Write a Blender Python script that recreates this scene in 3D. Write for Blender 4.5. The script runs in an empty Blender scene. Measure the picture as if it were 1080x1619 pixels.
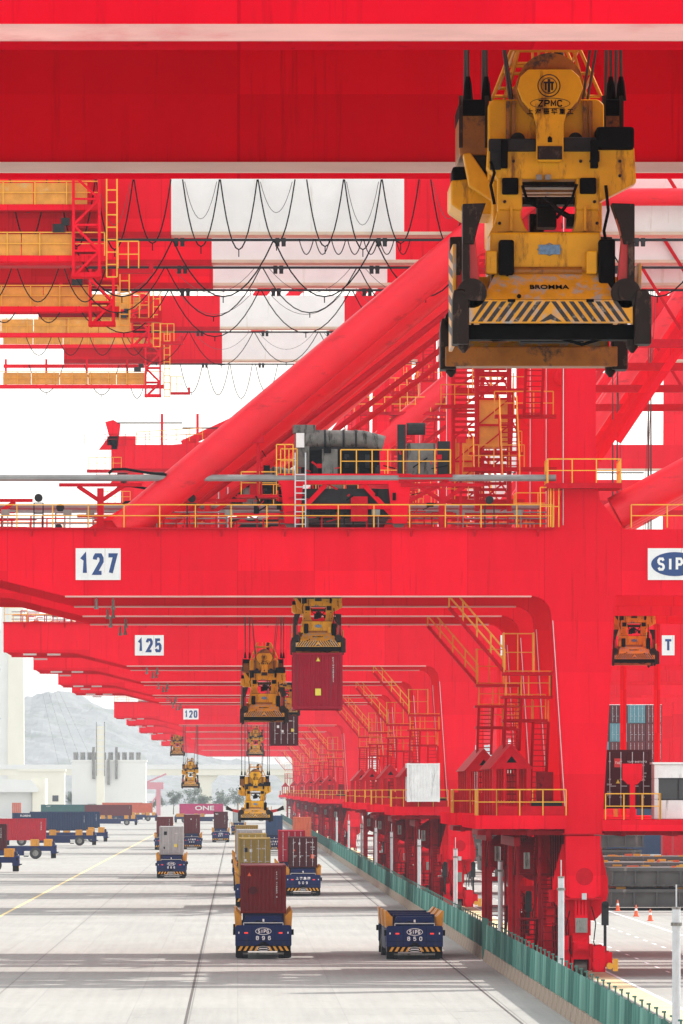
import bpy, math, random
from mathutils import Vector, Matrix, noise
random.seed(7)
R = math.radians
SC = bpy.context.scene
COL = SC.collection

# ---------------------------------------------------------------- camera, sky, sun, exposure
cam_d = bpy.data.cameras.new('camera')
cam = bpy.data.objects.new('camera', cam_d); COL.objects.link(cam)
cam.location = (0, 0, 9); cam.rotation_euler = (R(90), 0, 0)
cam_d.sensor_fit = 'HORIZONTAL'; cam_d.sensor_width = 36
cam_d.lens = 366.7
cam_d.shift_x = 0.1528; cam_d.shift_y = 0.4079
cam_d.clip_start = 1; cam_d.clip_end = 30000
SC.camera = cam

SUN_EL, SUN_AZ = 46.5, 58.0          # azimuth from +Y (ahead) towards +X (right)
w = bpy.data.worlds.new('World'); SC.world = w; w.use_nodes = True
nt = w.node_tree; bg = nt.nodes['Background']
sky = nt.nodes.new('ShaderNodeTexSky'); sky.sky_type = 'NISHITA'; sky.sun_disc = False
sky.sun_elevation = R(SUN_EL); sky.sun_rotation = R(SUN_AZ)
sky.air_density = 2.5; sky.dust_density = 0.5; sky.ozone_density = 1.0
hs_ = nt.nodes.new('ShaderNodeHueSaturation'); hs_.inputs['Saturation'].default_value = .3
gm_ = nt.nodes.new('ShaderNodeGamma'); gm_.inputs['Gamma'].default_value = .55      # thin even overcast: flattens the glow round the sun
hv_ = nt.nodes.new('ShaderNodeHueSaturation'); hv_.inputs['Value'].default_value = 1.92
nt.links.new(sky.outputs[0], hs_.inputs['Color']); nt.links.new(hs_.outputs[0], gm_.inputs[0]); nt.links.new(gm_.outputs[0], hv_.inputs['Color']); nt.links.new(hv_.outputs[0], bg.inputs[0]); bg.inputs[1].default_value = 0.15
sun_d = bpy.data.lights.new('sun', 'SUN'); sun_d.energy = 2.4; sun_d.angle = R(0.6); sun_d.color = (1, .95, .88)
sun = bpy.data.objects.new('sun', sun_d); COL.objects.link(sun)
e, a = R(SUN_EL), R(SUN_AZ)
sun.rotation_euler = Vector((math.sin(a)*math.cos(e), math.cos(a)*math.cos(e), math.sin(e))).to_track_quat('Z', 'Y').to_euler()
sun.location = (0, 0, 200)
SC.view_settings.view_transform = 'Standard'; SC.view_settings.look = 'None'
SC.view_settings.exposure = 0.95; SC.view_settings.gamma = 1
SC.render.engine = 'CYCLES'
cy = SC.cycles
cy.use_denoising = True; cy.use_adaptive_sampling = True; cy.adaptive_threshold = .02; cy.max_bounces = 6; cy.diffuse_bounces = 2; cy.glossy_bounces = 3
cy.volume_bounces = 1; cy.transparent_max_bounces = 8
cy.caustics_reflective = False; cy.caustics_refractive = False
cy.sample_clamp_indirect = 6

# ---------------------------------------------------------------- materials
def mat(name, col, rough=.5, metal=0, var=.0, scale=1.0, stretch=(1, 1, 1), dirt=None, dirt_amt=0, dirt_scale=2, dirt_stretch=(1, 1, 1),
        plates=0, seams=0, bump=0, bump_scale=20, emit=0, spec=.5, trans=0):
    col = tuple(min(.88, c*1.36) for c in col); dirt = tuple(min(.88, c*1.36) for c in dirt) if dirt else None
    m = bpy.data.materials.new(name); m.use_nodes = True
    t = m.node_tree; N = t.nodes; L = t.links; p = N['Principled BSDF']
    p.inputs['Roughness'].default_value = rough; p.inputs['Metallic'].default_value = metal
    p.inputs['Specular IOR Level'].default_value = spec
    c4 = (*col, 1); p.inputs['Base Color'].default_value = c4
    tc = N.new('ShaderNodeTexCoord'); out = None
    def nz(sc_, st, det=5, ro=.6):
        mp = N.new('ShaderNodeMapping'); mp.inputs['Scale'].default_value = st; L.new(tc.outputs['Object'], mp.inputs[0])
        n = N.new('ShaderNodeTexNoise'); n.inputs['Scale'].default_value = sc_; n.inputs['Detail'].default_value = det
        n.inputs['Roughness'].default_value = ro; L.new(mp.outputs[0], n.inputs['Vector']); return n.outputs['Fac']
    def mulv(colsock, valsock, lo, hi):
        mr = N.new('ShaderNodeMapRange'); mr.inputs[1].default_value = .3; mr.inputs[2].default_value = .7
        mr.inputs[3].default_value = lo; mr.inputs[4].default_value = hi; L.new(valsock, mr.inputs[0])
        h = N.new('ShaderNodeHueSaturation'); L.new(mr.outputs[0], h.inputs['Value'])
        if colsock is None: h.inputs['Color'].default_value = c4
        else: L.new(colsock, h.inputs['Color'])
        return h.outputs[0]
    if var: out = mulv(out, nz(scale, stretch), 1-var, 1+var)
    if plates:
        sx = N.new('ShaderNodeSeparateXYZ'); L.new(tc.outputs['Object'], sx.inputs[0])
        acc = None
        for k, ax in enumerate('XZ'):
            d = N.new('ShaderNodeMath'); d.operation = 'DIVIDE'; d.inputs[1].default_value = (3.7, 2.45)[k]; L.new(sx.outputs[ax], d.inputs[0])
            f = N.new('ShaderNodeMath'); f.operation = 'FLOOR'; L.new(d.outputs[0], f.inputs[0])
            if acc is None: acc = f.outputs[0]
            else:
                q = N.new('ShaderNodeMath'); q.operation = 'MULTIPLY_ADD'; q.inputs[1].default_value = 7.13; L.new(f.outputs[0], q.inputs[0]); L.new(acc, q.inputs[2]); acc = q.outputs[0]
        wn = N.new('ShaderNodeTexWhiteNoise'); wn.noise_dimensions = '1D'; L.new(acc, wn.inputs['W'])
        out = mulv(out, wn.outputs['Value'], 1-plates, 1+plates)
    if seams:
        d = N.new('ShaderNodeMath'); d.operation = 'DIVIDE'; d.inputs[1].default_value = 3.7; L.new(sx.outputs['X'], d.inputs[0])
        f = N.new('ShaderNodeMath'); f.operation = 'FRACT'; L.new(d.outputs[0], f.inputs[0])
        g = N.new('ShaderNodeMath'); g.operation = 'GREATER_THAN'; g.inputs[1].default_value = .012; L.new(f.outputs[0], g.inputs[0])
        out = mulv(out, g.outputs[0], .82, 1.0)
    if dirt:
        mx = N.new('ShaderNodeMix'); mx.data_type = 'RGBA'
        rp = N.new('ShaderNodeValToRGB'); rp.color_ramp.elements[0].position = .62-dirt_amt*.25; rp.color_ramp.elements[1].position = .72-dirt_amt*.2
        L.new(nz(dirt_scale, dirt_stretch, 8, .7), rp.inputs[0]); L.new(rp.outputs[0], mx.inputs[0])
        if out is None: mx.inputs[6].default_value = c4
        else: L.new(out, mx.inputs[6])
        mx.inputs[7].default_value = (*dirt, 1); out = mx.outputs[2]
    if out is not None: L.new(out, p.inputs['Base Color'])
    if bump:
        b = N.new('ShaderNodeBump'); b.inputs['Strength'].default_value = bump; b.inputs['Distance'].default_value = .02
        L.new(nz(bump_scale, (1, 1, 1)), b.inputs['Height']); L.new(b.outputs[0], p.inputs['Normal'])
    if emit:
        p.inputs['Emission Color'].default_value = c4; p.inputs['Emission Strength'].default_value = emit
    if trans:
        tr = N.new('ShaderNodeBsdfTranslucent'); ms = N.new('ShaderNodeMixShader'); ms.inputs[0].default_value = trans
        tr.inputs[0].default_value = c4
        if out is not None: L.new(out, tr.inputs[0])
        L.new(p.outputs[0], ms.inputs[1]); L.new(tr.outputs[0], ms.inputs[2]); L.new(ms.outputs[0], N['Material Output'].inputs[0])
    return m

RED = mat('red_paint', (.71, .006, .02), .6, spec=.0, seams=1, var=.07, scale=.6, stretch=(1, 1, .25), plates=.06, dirt=(.48, .006, .014), dirt_amt=.2, dirt_scale=1.4, dirt_stretch=(2.2, 1, .10))
FLANGE2 = mat('lightened_flange', (.86, .62, .55), .6, spec=.1, var=.08, scale=2, stretch=(.3, 1, 3))  # far flange: colour lightened to make up for the shade it stands in
REDT = mat('glossy_red_tube', (.66, .006, .018), .38, spec=.35, var=.09, scale=.5, dirt=(.40, .006, .012), dirt_amt=.14, dirt_scale=1.2, dirt_stretch=(.3, 1, 1))
RED3 = mat('shaded_red_steel', (.22, .004, .010), .6, spec=.06, var=.25, scale=1.2, dirt=(.10, .006, .01), dirt_amt=.25, dirt_scale=2)  # red steel with the under-platform shade painted into its dark colour
RED2 = mat('red_steel', (.42, .004, .013), .55, spec=.05, var=.12, scale=2.5)  # darker than the beam red: shade around the platform put into the colour
FLANGE = mat('faded_flange', (.62, .32, .29), .55, var=.12, scale=2, stretch=(.3, 1, 3), dirt=(.56, .2, .19), dirt_amt=.2, dirt_scale=1.2, dirt_stretch=(.2, 1, 1))
WHITE = mat('white_paint', (.66, .63, .625), .5, var=.05, scale=.7, dirt=(.5, .47, .43), dirt_amt=.08, dirt_scale=.8, dirt_stretch=(2, 1, .2))
TAN = mat('dusty_flange', (.55, .43, .33), .6, var=.1)
YEL = mat('yellow_paint', (.66, .30, .02), .45, var=.1, scale=3)
YSP = mat('spreader_yellow', (.86, .31, .004), .42, spec=.3, var=.12, scale=2.2, dirt=(.20, .075, .008), dirt_amt=.28, dirt_scale=2.6, dirt_stretch=(1.3, 1, .35), bump=.08)
YWORN = mat('worn_yellow', (.80, .30, .01), .5, var=.16, scale=4, dirt=(.36, .35, .34), dirt_amt=.52, dirt_scale=5, dirt_stretch=(1, 1, .6), bump=.1)
YDARK = mat('greasy_yellow', (.28, .10, .006), .45, var=.3, scale=3, dirt=(.03, .022, .016), dirt_amt=.4, dirt_scale=3)
STRIPE = mat('black_stripe', (.02, .02, .022), .55, dirt=(.3, .27, .22), dirt_amt=.22, dirt_scale=8)
BLACK = mat('black_rubber', (.004, .004, .0045), .65, spec=.06, var=.2, scale=4)
RUST = mat('rusty_steel', (.013, .008, .0065), .6, var=.3, scale=5, dirt=(.10, .06, .045), dirt_amt=.26, dirt_scale=6, dirt_stretch=(1, 1, .5), spec=.3)
ROPE = mat('steel_rope', (.05, .045, .045), .5)
ORANGE = mat('orange_net', (.55, .23, .035), .75, var=.18, scale=1.5, dirt=(.5, .3, .12), dirt_amt=.25, dirt_scale=.9)
GREY = mat('galvanised', (.42, .44, .46), .4, metal=.3, var=.1, scale=3)
PIPE = mat('grey_cable_tray', (.20, .20, .20), .6, var=.15, scale=1.5)
DGREY = mat('machinery_grey', (.02, .021, .023), .6, spec=.12, var=.2, scale=3, dirt=(.03, .028, .026), dirt_amt=.35)
MGREY = mat('equipment_grey', (.21, .205, .19), .6, spec=.2, var=.2, scale=2, dirt=(.05, .045, .04), dirt_amt=.38, dirt_scale=1.5, dirt_stretch=(2, 1, .3))
MACH = mat('machine_dark', (.12, .115, .108), .6, spec=.15, var=.25, scale=2.5, dirt=(.02, .018, .016), dirt_amt=.42, dirt_scale=1.8, dirt_stretch=(2, 1, .4))
GLASS = mat('dark_glass', (.03, .035, .04), .08)
BOARD = mat('sign_white', (.66, .66, .65), .6, spec=.2, var=.04, scale=2, dirt=(.5, .46, .43), dirt_amt=.12, dirt_scale=1.6, dirt_stretch=(3, 1, .3))
NAVY = mat('sign_blue', (.012, .045, .16), .5)
AGVB = mat('agv_blue', (.0045, .014, .075), .5, spec=.15, var=.12, scale=2, dirt=(.02, .024, .04), dirt_amt=.28, dirt_scale=2, dirt_stretch=(1.5, 1.5, .4))
AGVY = mat('agv_yellow', (.50, .21, .008), .45, var=.1, scale=3, dirt=(.2, .12, .05), dirt_amt=.2)
TYRE = mat('tyre', (.022, .022, .023), .75)
LAMP = mat('tail_light', (.75, .03, .02), .3, emit=.35)
LENS = mat('lamp_lens', (.75, .73, .66), .25)
CONC = mat('barrier_concrete', (.27, .215, .17), .9, spec=.1, var=.18, scale=2.5, dirt=(.10, .07, .055), dirt_amt=.34, dirt_scale=2.2, dirt_stretch=(1, 1, .25))
NET = mat('green_net', (.05, .125, .108), .9, spec=.1, var=.4, scale=1.0, stretch=(1, 1.1, .05), trans=.3)
NETB = mat('green_net_faded', (.08, .17, .148), .9, spec=.1, var=.4, scale=.8, stretch=(1, .6, .05), trans=.3)
NETC = mat('green_net_dark', (.036, .095, .082), .9, spec=.1, var=.4, scale=.8, stretch=(1, .6, .05), trans=.2)
NETP = mat('green_post', (.035, .12, .10), .6)
CONE = mat('cone_orange', (.75, .10, .03), .5)
HATCH = mat('hatch_grey', (.062, .058, .056), .7, var=.2, scale=.6, dirt=(.15, .13, .12), dirt_amt=.2, dirt_scale=.7, dirt_stretch=(2, 2, .3))
TEAL = mat('teal_steel', (.06, .17, .17), .7, var=.12, scale=.4)
BLDG = mat('building_white', (.62, .62, .60), .8, var=.04, scale=.1)
BLDG2 = mat('building_cream', (.66, .62, .52), .8, var=.05, scale=.1)
ROCK = mat('rock', (.23, .235, .235), .9, spec=.1, bump=.15, bump_scale=.2, var=.14, scale=.1, stretch=(1, 1, .5), dirt=(.185, .20, .18), dirt_amt=.4, dirt_scale=.03, dirt_stretch=(1, 1, 2))
LINEW = mat('line_white', (.74, .73, .70), .7)
LINEY = mat('line_yellow', (.70, .50, .22), .75, var=.15, scale=.8)
YPAVE = mat('yellow_paving', (.56, .44, .26), .8, var=.2, scale=.4)
JOINT = mat('joint_dark', (.07, .065, .06), .8)
JOINT2 = mat('joint_pale', (.17, .165, .155), .9)
RAIL = mat('rail_steel', (.12, .10, .09), .5, metal=.4)
FLIP = mat('flipper_red', (.42, .012, .016), .4, var=.12)
BLUEP = mat('blue_plate', (.10, .20, .34), .4, var=.4, scale=25)
CLOTH = mat('dark_cloth', (.03, .03, .035), .85)
SKIN = mat('skin', (.45, .27, .2), .6)
LEAF = mat('leaf', (.09, .115, .08), .8, var=.4, scale=1.5)
BARK = mat('bark', (.1, .08, .06), .9)

# concrete apron
GROUND = bpy.data.materials.new('apron_concrete'); GROUND.use_nodes = True
def _ground():
    t = GROUND.node_tree; N = t.nodes; L = t.links; p = N['Principled BSDF']; p.inputs['Roughness'].default_value = .85
    p.inputs['Specular IOR Level'].default_value = .0
    tc = N.new('ShaderNodeTexCoord')
    def nz(s, st, det=6):
        mp = N.new('ShaderNodeMapping'); mp.inputs['Scale'].default_value = st; L.new(tc.outputs['Object'], mp.inputs[0])
        n = N.new('ShaderNodeTexNoise'); n.inputs['Scale'].default_value = s; n.inputs['Detail'].default_value = det; n.inputs['Roughness'].default_value = .62
        L.new(mp.outputs[0], n.inputs['Vector']); return n.outputs['Fac']
    sx = N.new('ShaderNodeSeparateXYZ'); L.new(tc.outputs['Object'], sx.inputs[0])
    acc = None
    for ax, dv, mu in (('X', 4.3, 1), ('Y', 9.0, 13.7)):
        d = N.new('ShaderNodeMath'); d.operation = 'DIVIDE'; d.inputs[1].default_value = dv; L.new(sx.outputs[ax], d.inputs[0])
        f = N.new('ShaderNodeMath'); f.operation = 'FLOOR'; L.new(d.outputs[0], f.inputs[0])
        if acc is None: acc = f.outputs[0]
        else:
            q = N.new('ShaderNodeMath'); q.operation = 'MULTIPLY_ADD'; q.inputs[1].default_value = mu; L.new(f.outputs[0], q.inputs[0]); L.new(acc, q.inputs[2]); acc = q.outputs[0]
    wn = N.new('ShaderNodeTexWhiteNoise'); wn.noise_dimensions = '1D'; L.new(acc, wn.inputs['W'])
    a1 = nz(.25, (1, .25, 1)); a2 = nz(1.1, (2.2, .035, 1)); a3 = nz(3, (1, .3, 1))
    def rng(s, lo, hi):
        m = N.new('ShaderNodeMapRange'); m.inputs[1].default_value = .3; m.inputs[2].default_value = .7; m.inputs[3].default_value = lo; m.inputs[4].default_value = hi; L.new(s, m.inputs[0]); return m.outputs[0]
    def mul(x, y):
        m = N.new('ShaderNodeMath'); m.operation = 'MULTIPLY'; L.new(x, m.inputs[0]); L.new(y, m.inputs[1]); return m.outputs[0]
    v = mul(mul(rng(a1, .96, 1.04), rng(a2, .91, 1.03)), mul(rng(wn.outputs['Value'], .975, 1.025), rng(a3, .96, 1.03)))
    for ax, dv, wd_ in (('X', 4.3, .012), ('Y', 9.0, .02)):
        d = N.new('ShaderNodeMath'); d.operation = 'DIVIDE'; d.inputs[1].default_value = dv; L.new(sx.outputs[ax], d.inputs[0])
        f = N.new('ShaderNodeMath'); f.operation = 'FRACT'; L.new(d.outputs[0], f.inputs[0])
        g = N.new('ShaderNodeMath'); g.operation = 'GREATER_THAN'; g.inputs[1].default_value = wd_; L.new(f.outputs[0], g.inputs[0])
        v = mul(v, rng(g.outputs[0], .91, 1.0))
    a4 = nz(.09, (1, .35, 1)); a5 = nz(.6, (1.5, .5, 1))
    st_n = N.new('ShaderNodeMapRange'); st_n.inputs[1].default_value = .60; st_n.inputs[2].default_value = .72; st_n.inputs[3].default_value = 1; st_n.inputs[4].default_value = .86; L.new(a5, st_n.inputs[0])
    v = mul(mul(v, rng(a4, .96, 1.03)), st_n.outputs[0])
    h = N.new('ShaderNodeHueSaturation'); h.inputs['Color'].default_value = (.412, .403, .38, 1); L.new(v, h.inputs['Value']); L.new(h.outputs[0], p.inputs['Base Color'])
_ground()

# ---------------------------------------------------------------- mesh helpers
class MB:
    def __init__(s): s.v = []; s.f = []
    def add(s, vs, fs):
        o = len(s.v); s.v += [tuple(q) for q in vs]; s.f += [tuple(i+o for i in f) for f in fs]; return s
    def box(s, x0, x1, y0, y1, z0, z1):
        return s.add([(x0,y0,z0),(x1,y0,z0),(x1,y1,z0),(x0,y1,z0),(x0,y0,z1),(x1,y0,z1),(x1,y1,z1),(x0,y1,z1)],
                     [(3,2,1,0),(4,5,6,7),(0,1,5,4),(1,2,6,5),(2,3,7,6),(3,0,4,7)])
    def prism(s, poly, y0, y1, plane='xz'):
        n = len(poly); area = sum(poly[i][0]*poly[(i+1)%n][1]-poly[(i+1)%n][0]*poly[i][1] for i in range(n))
        if area < 0: poly = poly[::-1]
        if plane == 'xz': A = [(p[0], y0, p[1]) for p in poly]; B = [(p[0], y1, p[1]) for p in poly]; flip = False
        elif plane == 'yz': A = [(y0, p[0], p[1]) for p in poly]; B = [(y1, p[0], p[1]) for p in poly]; flip = True
        else: A = [(p[0], p[1], y0) for p in poly]; B = [(p[0], p[1], y1) for p in poly]; flip = True
        fs = [tuple(range(n)), tuple(range(2*n-1, n-1, -1))] + [(i, i+n, (i+1)%n+n, (i+1)%n) for i in range(n)]
        if flip: fs = [f[::-1] for f in fs]
        return s.add(A+B, fs)
    def tube(s, pts, r, n=8, cap=True, r2=None):
        pts = [Vector(p) for p in pts]; rings = []; m = len(pts)
        for i, p in enumerate(pts):
            d = (pts[min(i+1, m-1)]-pts[max(i-1, 0)]).normalized()
            up = Vector((0, 0, 1)) if abs(d.z) < .95 else Vector((0, 1, 0))
            u = d.cross(up).normalized(); q = u.cross(d)
            rr = r if r2 is None else r+(r2-r)*i/(m-1)
            rings.append([p+(u*math.cos(2*math.pi*k/n+math.pi/n)+q*math.sin(2*math.pi*k/n+math.pi/n))*rr for k in range(n)])
        fs = [(i*n+k, i*n+(k+1)%n, (i+1)*n+(k+1)%n, (i+1)*n+k) for i in range(m-1) for k in range(n)]
        if cap: fs += [tuple(range(n-1, -1, -1)), tuple(range((m-1)*n, m*n))]
        return s.add([v for g in rings for v in g], fs)
    def bar(s, p, q, w): return s.tube([p, q], w*.707, 4)
    def cyl(s, c, r, h, axis='y', n=16, r2=None):
        d = {'x': (h, 0, 0), 'y': (0, h, 0), 'z': (0, 0, h)}[axis]
        return s.tube([c, (c[0]+d[0], c[1]+d[1], c[2]+d[2])], r, n, r2=r2)
    def railing(s, pts, h=1.1, step=1.6, t=.055, mid=True, kick=True):
        for p, q in zip(pts[:-1], pts[1:]):
            p, q = Vector(p), Vector(q); L = (q-p).length; n = max(1, round(L/step)); H = Vector((0, 0, h))
            s.bar(p+H, q+H, t)
            if mid: s.bar(p+H*.52, q+H*.52, t*.8)
            for i in range(n+1):
                a = p+(q-p)*(i/n); s.bar(a, a+H, t)
        return s
    def mesh(s, name, smooth=False):
        me = bpy.data.meshes.new(name); me.from_pydata(s.v, [], s.f); me.update()
        if smooth: me.polygons.foreach_set('use_smooth', [True]*len(me.polygons))
        return me

def obj(name, mb, m, parent=None, loc=(0, 0, 0), rot=(0, 0, 0), smooth=False, bevel=0):
    me = mb.mesh(name, smooth) if isinstance(mb, MB) else mb
    if m is not None:
        if len(me.materials) == 0: me.materials.append(m)
    o = bpy.data.objects.new(name, me); COL.objects.link(o)
    if m is not None and me.materials[0] is not m:
        o.material_slots[0].link = 'OBJECT'; o.material_slots[0].material = m
    o.location = loc; o.rotation_euler = rot
    if parent: o.parent = parent
    if bevel:
        b = o.modifiers.new('bevel', 'BEVEL'); b.width = bevel; b.segments = 2; b.limit_method = 'ANGLE'
    if smooth:
        try: me.set_sharp_from_angle(angle=R(40))
        except Exception: pass
    return o
def tag(o, label, cat, group=None):
    o['label'] = label; o['category'] = cat
    if group: o['group'] = group
    return o
def empty(name, loc=(0, 0, 0), rz=0, parent=None):
    o = bpy.data.objects.new(name, None); COL.objects.link(o); o.location = loc; o.rotation_euler = (0, 0, rz)
    o.empty_display_size = .5
    if parent: o.parent = parent
    return o
def struct(o): o['kind'] = 'structure'; return o
def copy_tree(o, parent=None):
    c = o.copy(); COL.objects.link(c); c.parent = parent
    for ch in list(o.children): copy_tree(ch, c)
    return c
_txt = {}
def text_mesh(s, size, bold=0, sx=1.0, ext=.004):
    k = (s, size, bold, sx, ext)
    if k not in _txt:
        cu = bpy.data.curves.new('lettering', 'FONT'); cu.body = s; cu.size = size; cu.align_x = 'CENTER'; cu.align_y = 'CENTER'
        cu.extrude = ext; cu.offset = bold; cu.resolution_u = 4
        o = bpy.data.objects.new('tmp_text', cu); COL.objects.link(o)
        dg = bpy.context.evaluated_depsgraph_get(); me = bpy.data.meshes.new_from_object(o.evaluated_get(dg))
        bpy.data.objects.remove(o); bpy.data.curves.remove(cu)
        me.transform(Matrix.Diagonal((sx, 1, 1, 1))); me.materials.clear(); _txt[k] = me
    return _txt[k]
GL = {'0': [[(0,.2),(0,.8),(.22,1),(.78,1),(1,.8),(1,.2),(.78,0),(.22,0),'c']], '1': [[(.12,.76),(.55,1),(.55,0)]],
 '2': [[(0,.76),(.05,.88),(.22,1),(.78,1),(1,.84),(1,.64),(.06,.0),(1,0)]], '3': [[(0,.82),(.2,1),(.8,1),(1,.84),(1,.66),(.75,.53),(.35,.53)],[(.75,.53),(1,.38),(1,.16),(.8,0),(.2,0),(0,.18)]],
 '4': [[(.74,0),(.74,1),(0,.28),(1,.28)]], '5': [[(.95,1),(.1,1),(.06,.5),(.3,.62),(.75,.62),(1,.46),(1,.18),(.8,0),(.2,0),(0,.18)]],
 '6': [[(.98,.82),(.78,1),(.22,1),(0,.8),(0,.2),(.22,0),(.78,0),(1,.2),(1,.4),(.78,.58),(.22,.58),(.02,.44)]], '7': [[(0,1),(1,1),(.34,0)]],
 '8': [[(.22,.54),(0,.7),(0,.84),(.22,1),(.78,1),(1,.84),(1,.7),(.78,.54),'c'],[(.22,.54),(0,.36),(0,.18),(.22,0),(.78,0),(1,.18),(1,.36),(.78,.54),'c']],
 '9': [[(.02,.18),(.22,0),(.78,0),(1,.2),(1,.8),(.78,1),(.22,1),(0,.8),(0,.6),(.22,.42),(.78,.42),(.98,.56)]],
 'A': [[(0,0),(.5,1),(1,0)],[(.2,.3),(.8,.3)]], 'B': [[(0,0),(0,1),(.72,1),(.95,.85),(.95,.67),(.72,.53),(0,.53)],[(.72,.53),(1,.38),(1,.16),(.74,0),(0,0)]],
 'C': [[(1,.8),(.78,1),(.22,1),(0,.8),(0,.2),(.22,0),(.78,0),(1,.2)]], 'D': [[(0,0),(0,1),(.7,1),(1,.78),(1,.22),(.7,0),(0,0)]], 'E': [[(1,1),(0,1),(0,0),(1,0)],[(0,.52),(.8,.52)]],
 'F': [[(1,1),(0,1),(0,0)],[(0,.52),(.8,.52)]], 'G': [[(1,.8),(.78,1),(.22,1),(0,.8),(0,.2),(.22,0),(.78,0),(1,.2),(1,.48),(.55,.48)]], 'H': [[(0,0),(0,1)],[(1,0),(1,1)],[(0,.52),(1,.52)]],
 'I': [[(.5,0),(.5,1)]], 'L': [[(0,1),(0,0),(1,0)]], 'M': [[(0,0),(0,1),(.5,.3),(1,1),(1,0)]], 'N': [[(0,0),(0,1),(1,0),(1,1)]], 'P': [[(0,0),(0,1),(.75,1),(1,.84),(1,.62),(.75,.46),(0,.46)]],
 'R': [[(0,0),(0,1),(.75,1),(1,.84),(1,.64),(.75,.5),(0,.5)],[(.55,.5),(1,0)]], 'S': [[(.98,.82),(.78,1),(.22,1),(0,.85),(0,.68),(.22,.53),(.78,.47),(1,.32),(1,.15),(.78,0),(.22,0),(.02,.18)]],
 'T': [[(0,1),(1,1)],[(.5,1),(.5,0)]], 'U': [[(0,1),(0,.2),(.22,0),(.78,0),(1,.2),(1,1)]], 'V': [[(0,1),(.5,0),(1,1)]], 'X': [[(0,0),(1,1)],[(0,1),(1,0)]], 'Z': [[(0,1),(1,1),(0,0),(1,0)]], ' ': [], '.': [[(.4,0),(.6,0)]]}
_blk = {}
def block_mesh(s, h, wd=.52, th=.17, ext=.006):
    k = (s, h, wd, th)
    if k in _blk: return _blk[k]
    mb = MB(); adv = h*(wd+th+.13); hw = h*th/2; x0 = -adv*(len(s)-1)/2-h*wd/2
    for i, ch in enumerate(s):
        for j, pl in enumerate(GL[ch]):
            closed = pl[-1] == 'c'; pts = [Vector((x0+i*adv+p[0]*h*wd, (p[1]-.5)*(h-2*hw))) for p in pl if p != 'c']; n = len(pts); L_, R_ = [], []
            for q in range(n):
                a_ = pts[q-1] if (q or closed) else None; b_ = pts[(q+1) % n] if (q < n-1 or closed) else None
                d1 = (pts[q]-a_).normalized() if a_ is not None else (b_-pts[q]).normalized(); d2 = (b_-pts[q]).normalized() if b_ is not None else d1
                n1 = Vector((-d1.y, d1.x)); n2 = Vector((-d2.y, d2.x)); mt = n1+n2; mt = mt.normalized() if mt.length > .2 else n1; c_ = max(.5, mt.dot(n1)); o_ = mt*(hw/c_)
                L_.append(pts[q]+o_); R_.append(pts[q]-o_)
            z = ext+.0008*j
            for q in range(n if closed else n-1):
                w2 = (q+1) % n; mb.add([(R_[q].x, R_[q].y, z), (R_[w2].x, R_[w2].y, z), (L_[w2].x, L_[w2].y, z), (L_[q].x, L_[q].y, z)], [(0, 1, 2, 3)])
    me = mb.mesh('lettering'); _blk[k] = me; return me
def lettering(s, size, m, parent, loc, name='lettering', bold=0, sx=1.0, rot=(math.pi/2, 0, 0)):
    if all(c in GL for c in s):
        me = block_mesh(s, size*.72, .52*sx, .19 if bold else .16)
        if len(me.materials) == 0: me.materials.append(m)
        return obj(name, me, m, parent, loc, rot)
    return lettering_font(s, size, m, parent, loc, name, bold, sx, rot)
def lettering_font(s, size, m, parent, loc, name='lettering', bold=0, sx=1.0, rot=(math.pi/2, 0, 0)):
    me = text_mesh(s, size, bold, sx)
    if len(me.materials) == 0: me.materials.append(m)
    return obj(name, me, m, parent, loc, rot)
def ellipse(rx, rz, n=28): return [(rx*math.cos(2*math.pi*i/n), rz*math.sin(2*math.pi*i/n)) for i in range(n)]
def ring(mb, cx, cz, rx, rz, wdt, y0, y1, n=32):
    a = ellipse(rx, rz, n); b = ellipse(rx-wdt, rz-wdt, n)
    for i in range(n):
        j = (i+1) % n
        mb.prism([(cx+a[i][0], cz+a[i][1]), (cx+a[j][0], cz+a[j][1]), (cx+b[j][0], cz+b[j][1]), (cx+b[i][0], cz+b[i][1])], y0, y1)
    return mb

# ---------------------------------------------------------------- ground
struct(obj('ground', MB().add([(-6000, -300, 0), (6000, -300, 0), (6000, 9000, 0), (-6000, 9000, 0)], [(0, 1, 2, 3)]), GROUND))
def strip(name, x0, x1, y0, y1, m, z=.004): return struct(obj(name, MB().add([(x0, y0, z), (x1, y0, z), (x1, y1, z), (x0, y1, z)], [(0, 1, 2, 3)]), m))
strip('road_joint', -2.07, -1.95, 100, 2200, JOINT); strip('road_joint', -1.91, -1.86, 100, 2200, JOINT2)
strip('road_joint', -10.56, -10.48, 100, 2200, JOINT2)
strip('road_joint', 10.95, 11.06, 100, 2200, JOINT); strip('road_joint', 11.16, 11.2, 100, 2200, JOINT2)
strip('road_line', -17.1, -16.85, 300, 1900, LINEY)
strip('quay_line', 27.6, 27.82, 150, 1900, LINEW); strip('quay_line', 18.25, 18.45, 150, 1900, LINEW)
strip('quay_paving', 17.0, 18.2, 150, 1900, YPAVE)
for x in (21.4, 24.5):
    mb = MB()
    for k in range(70):
        y = 200+k*9; mb.add([(x-.08, y, .004), (x+.08, y, .004), (x+.08, y+3.2, .004), (x-.08, y+3.2, .004)], [(0, 1, 2, 3)])
    struct(obj('dashed_quay_line', mb, LINEW))
strip('rail_slot', 16.3, 16.9, 60, 2400, JOINT)
struct(obj('crane_rail', MB().box(16.56, 16.66, 60, 2400, .0, .07), RAIL))

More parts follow.
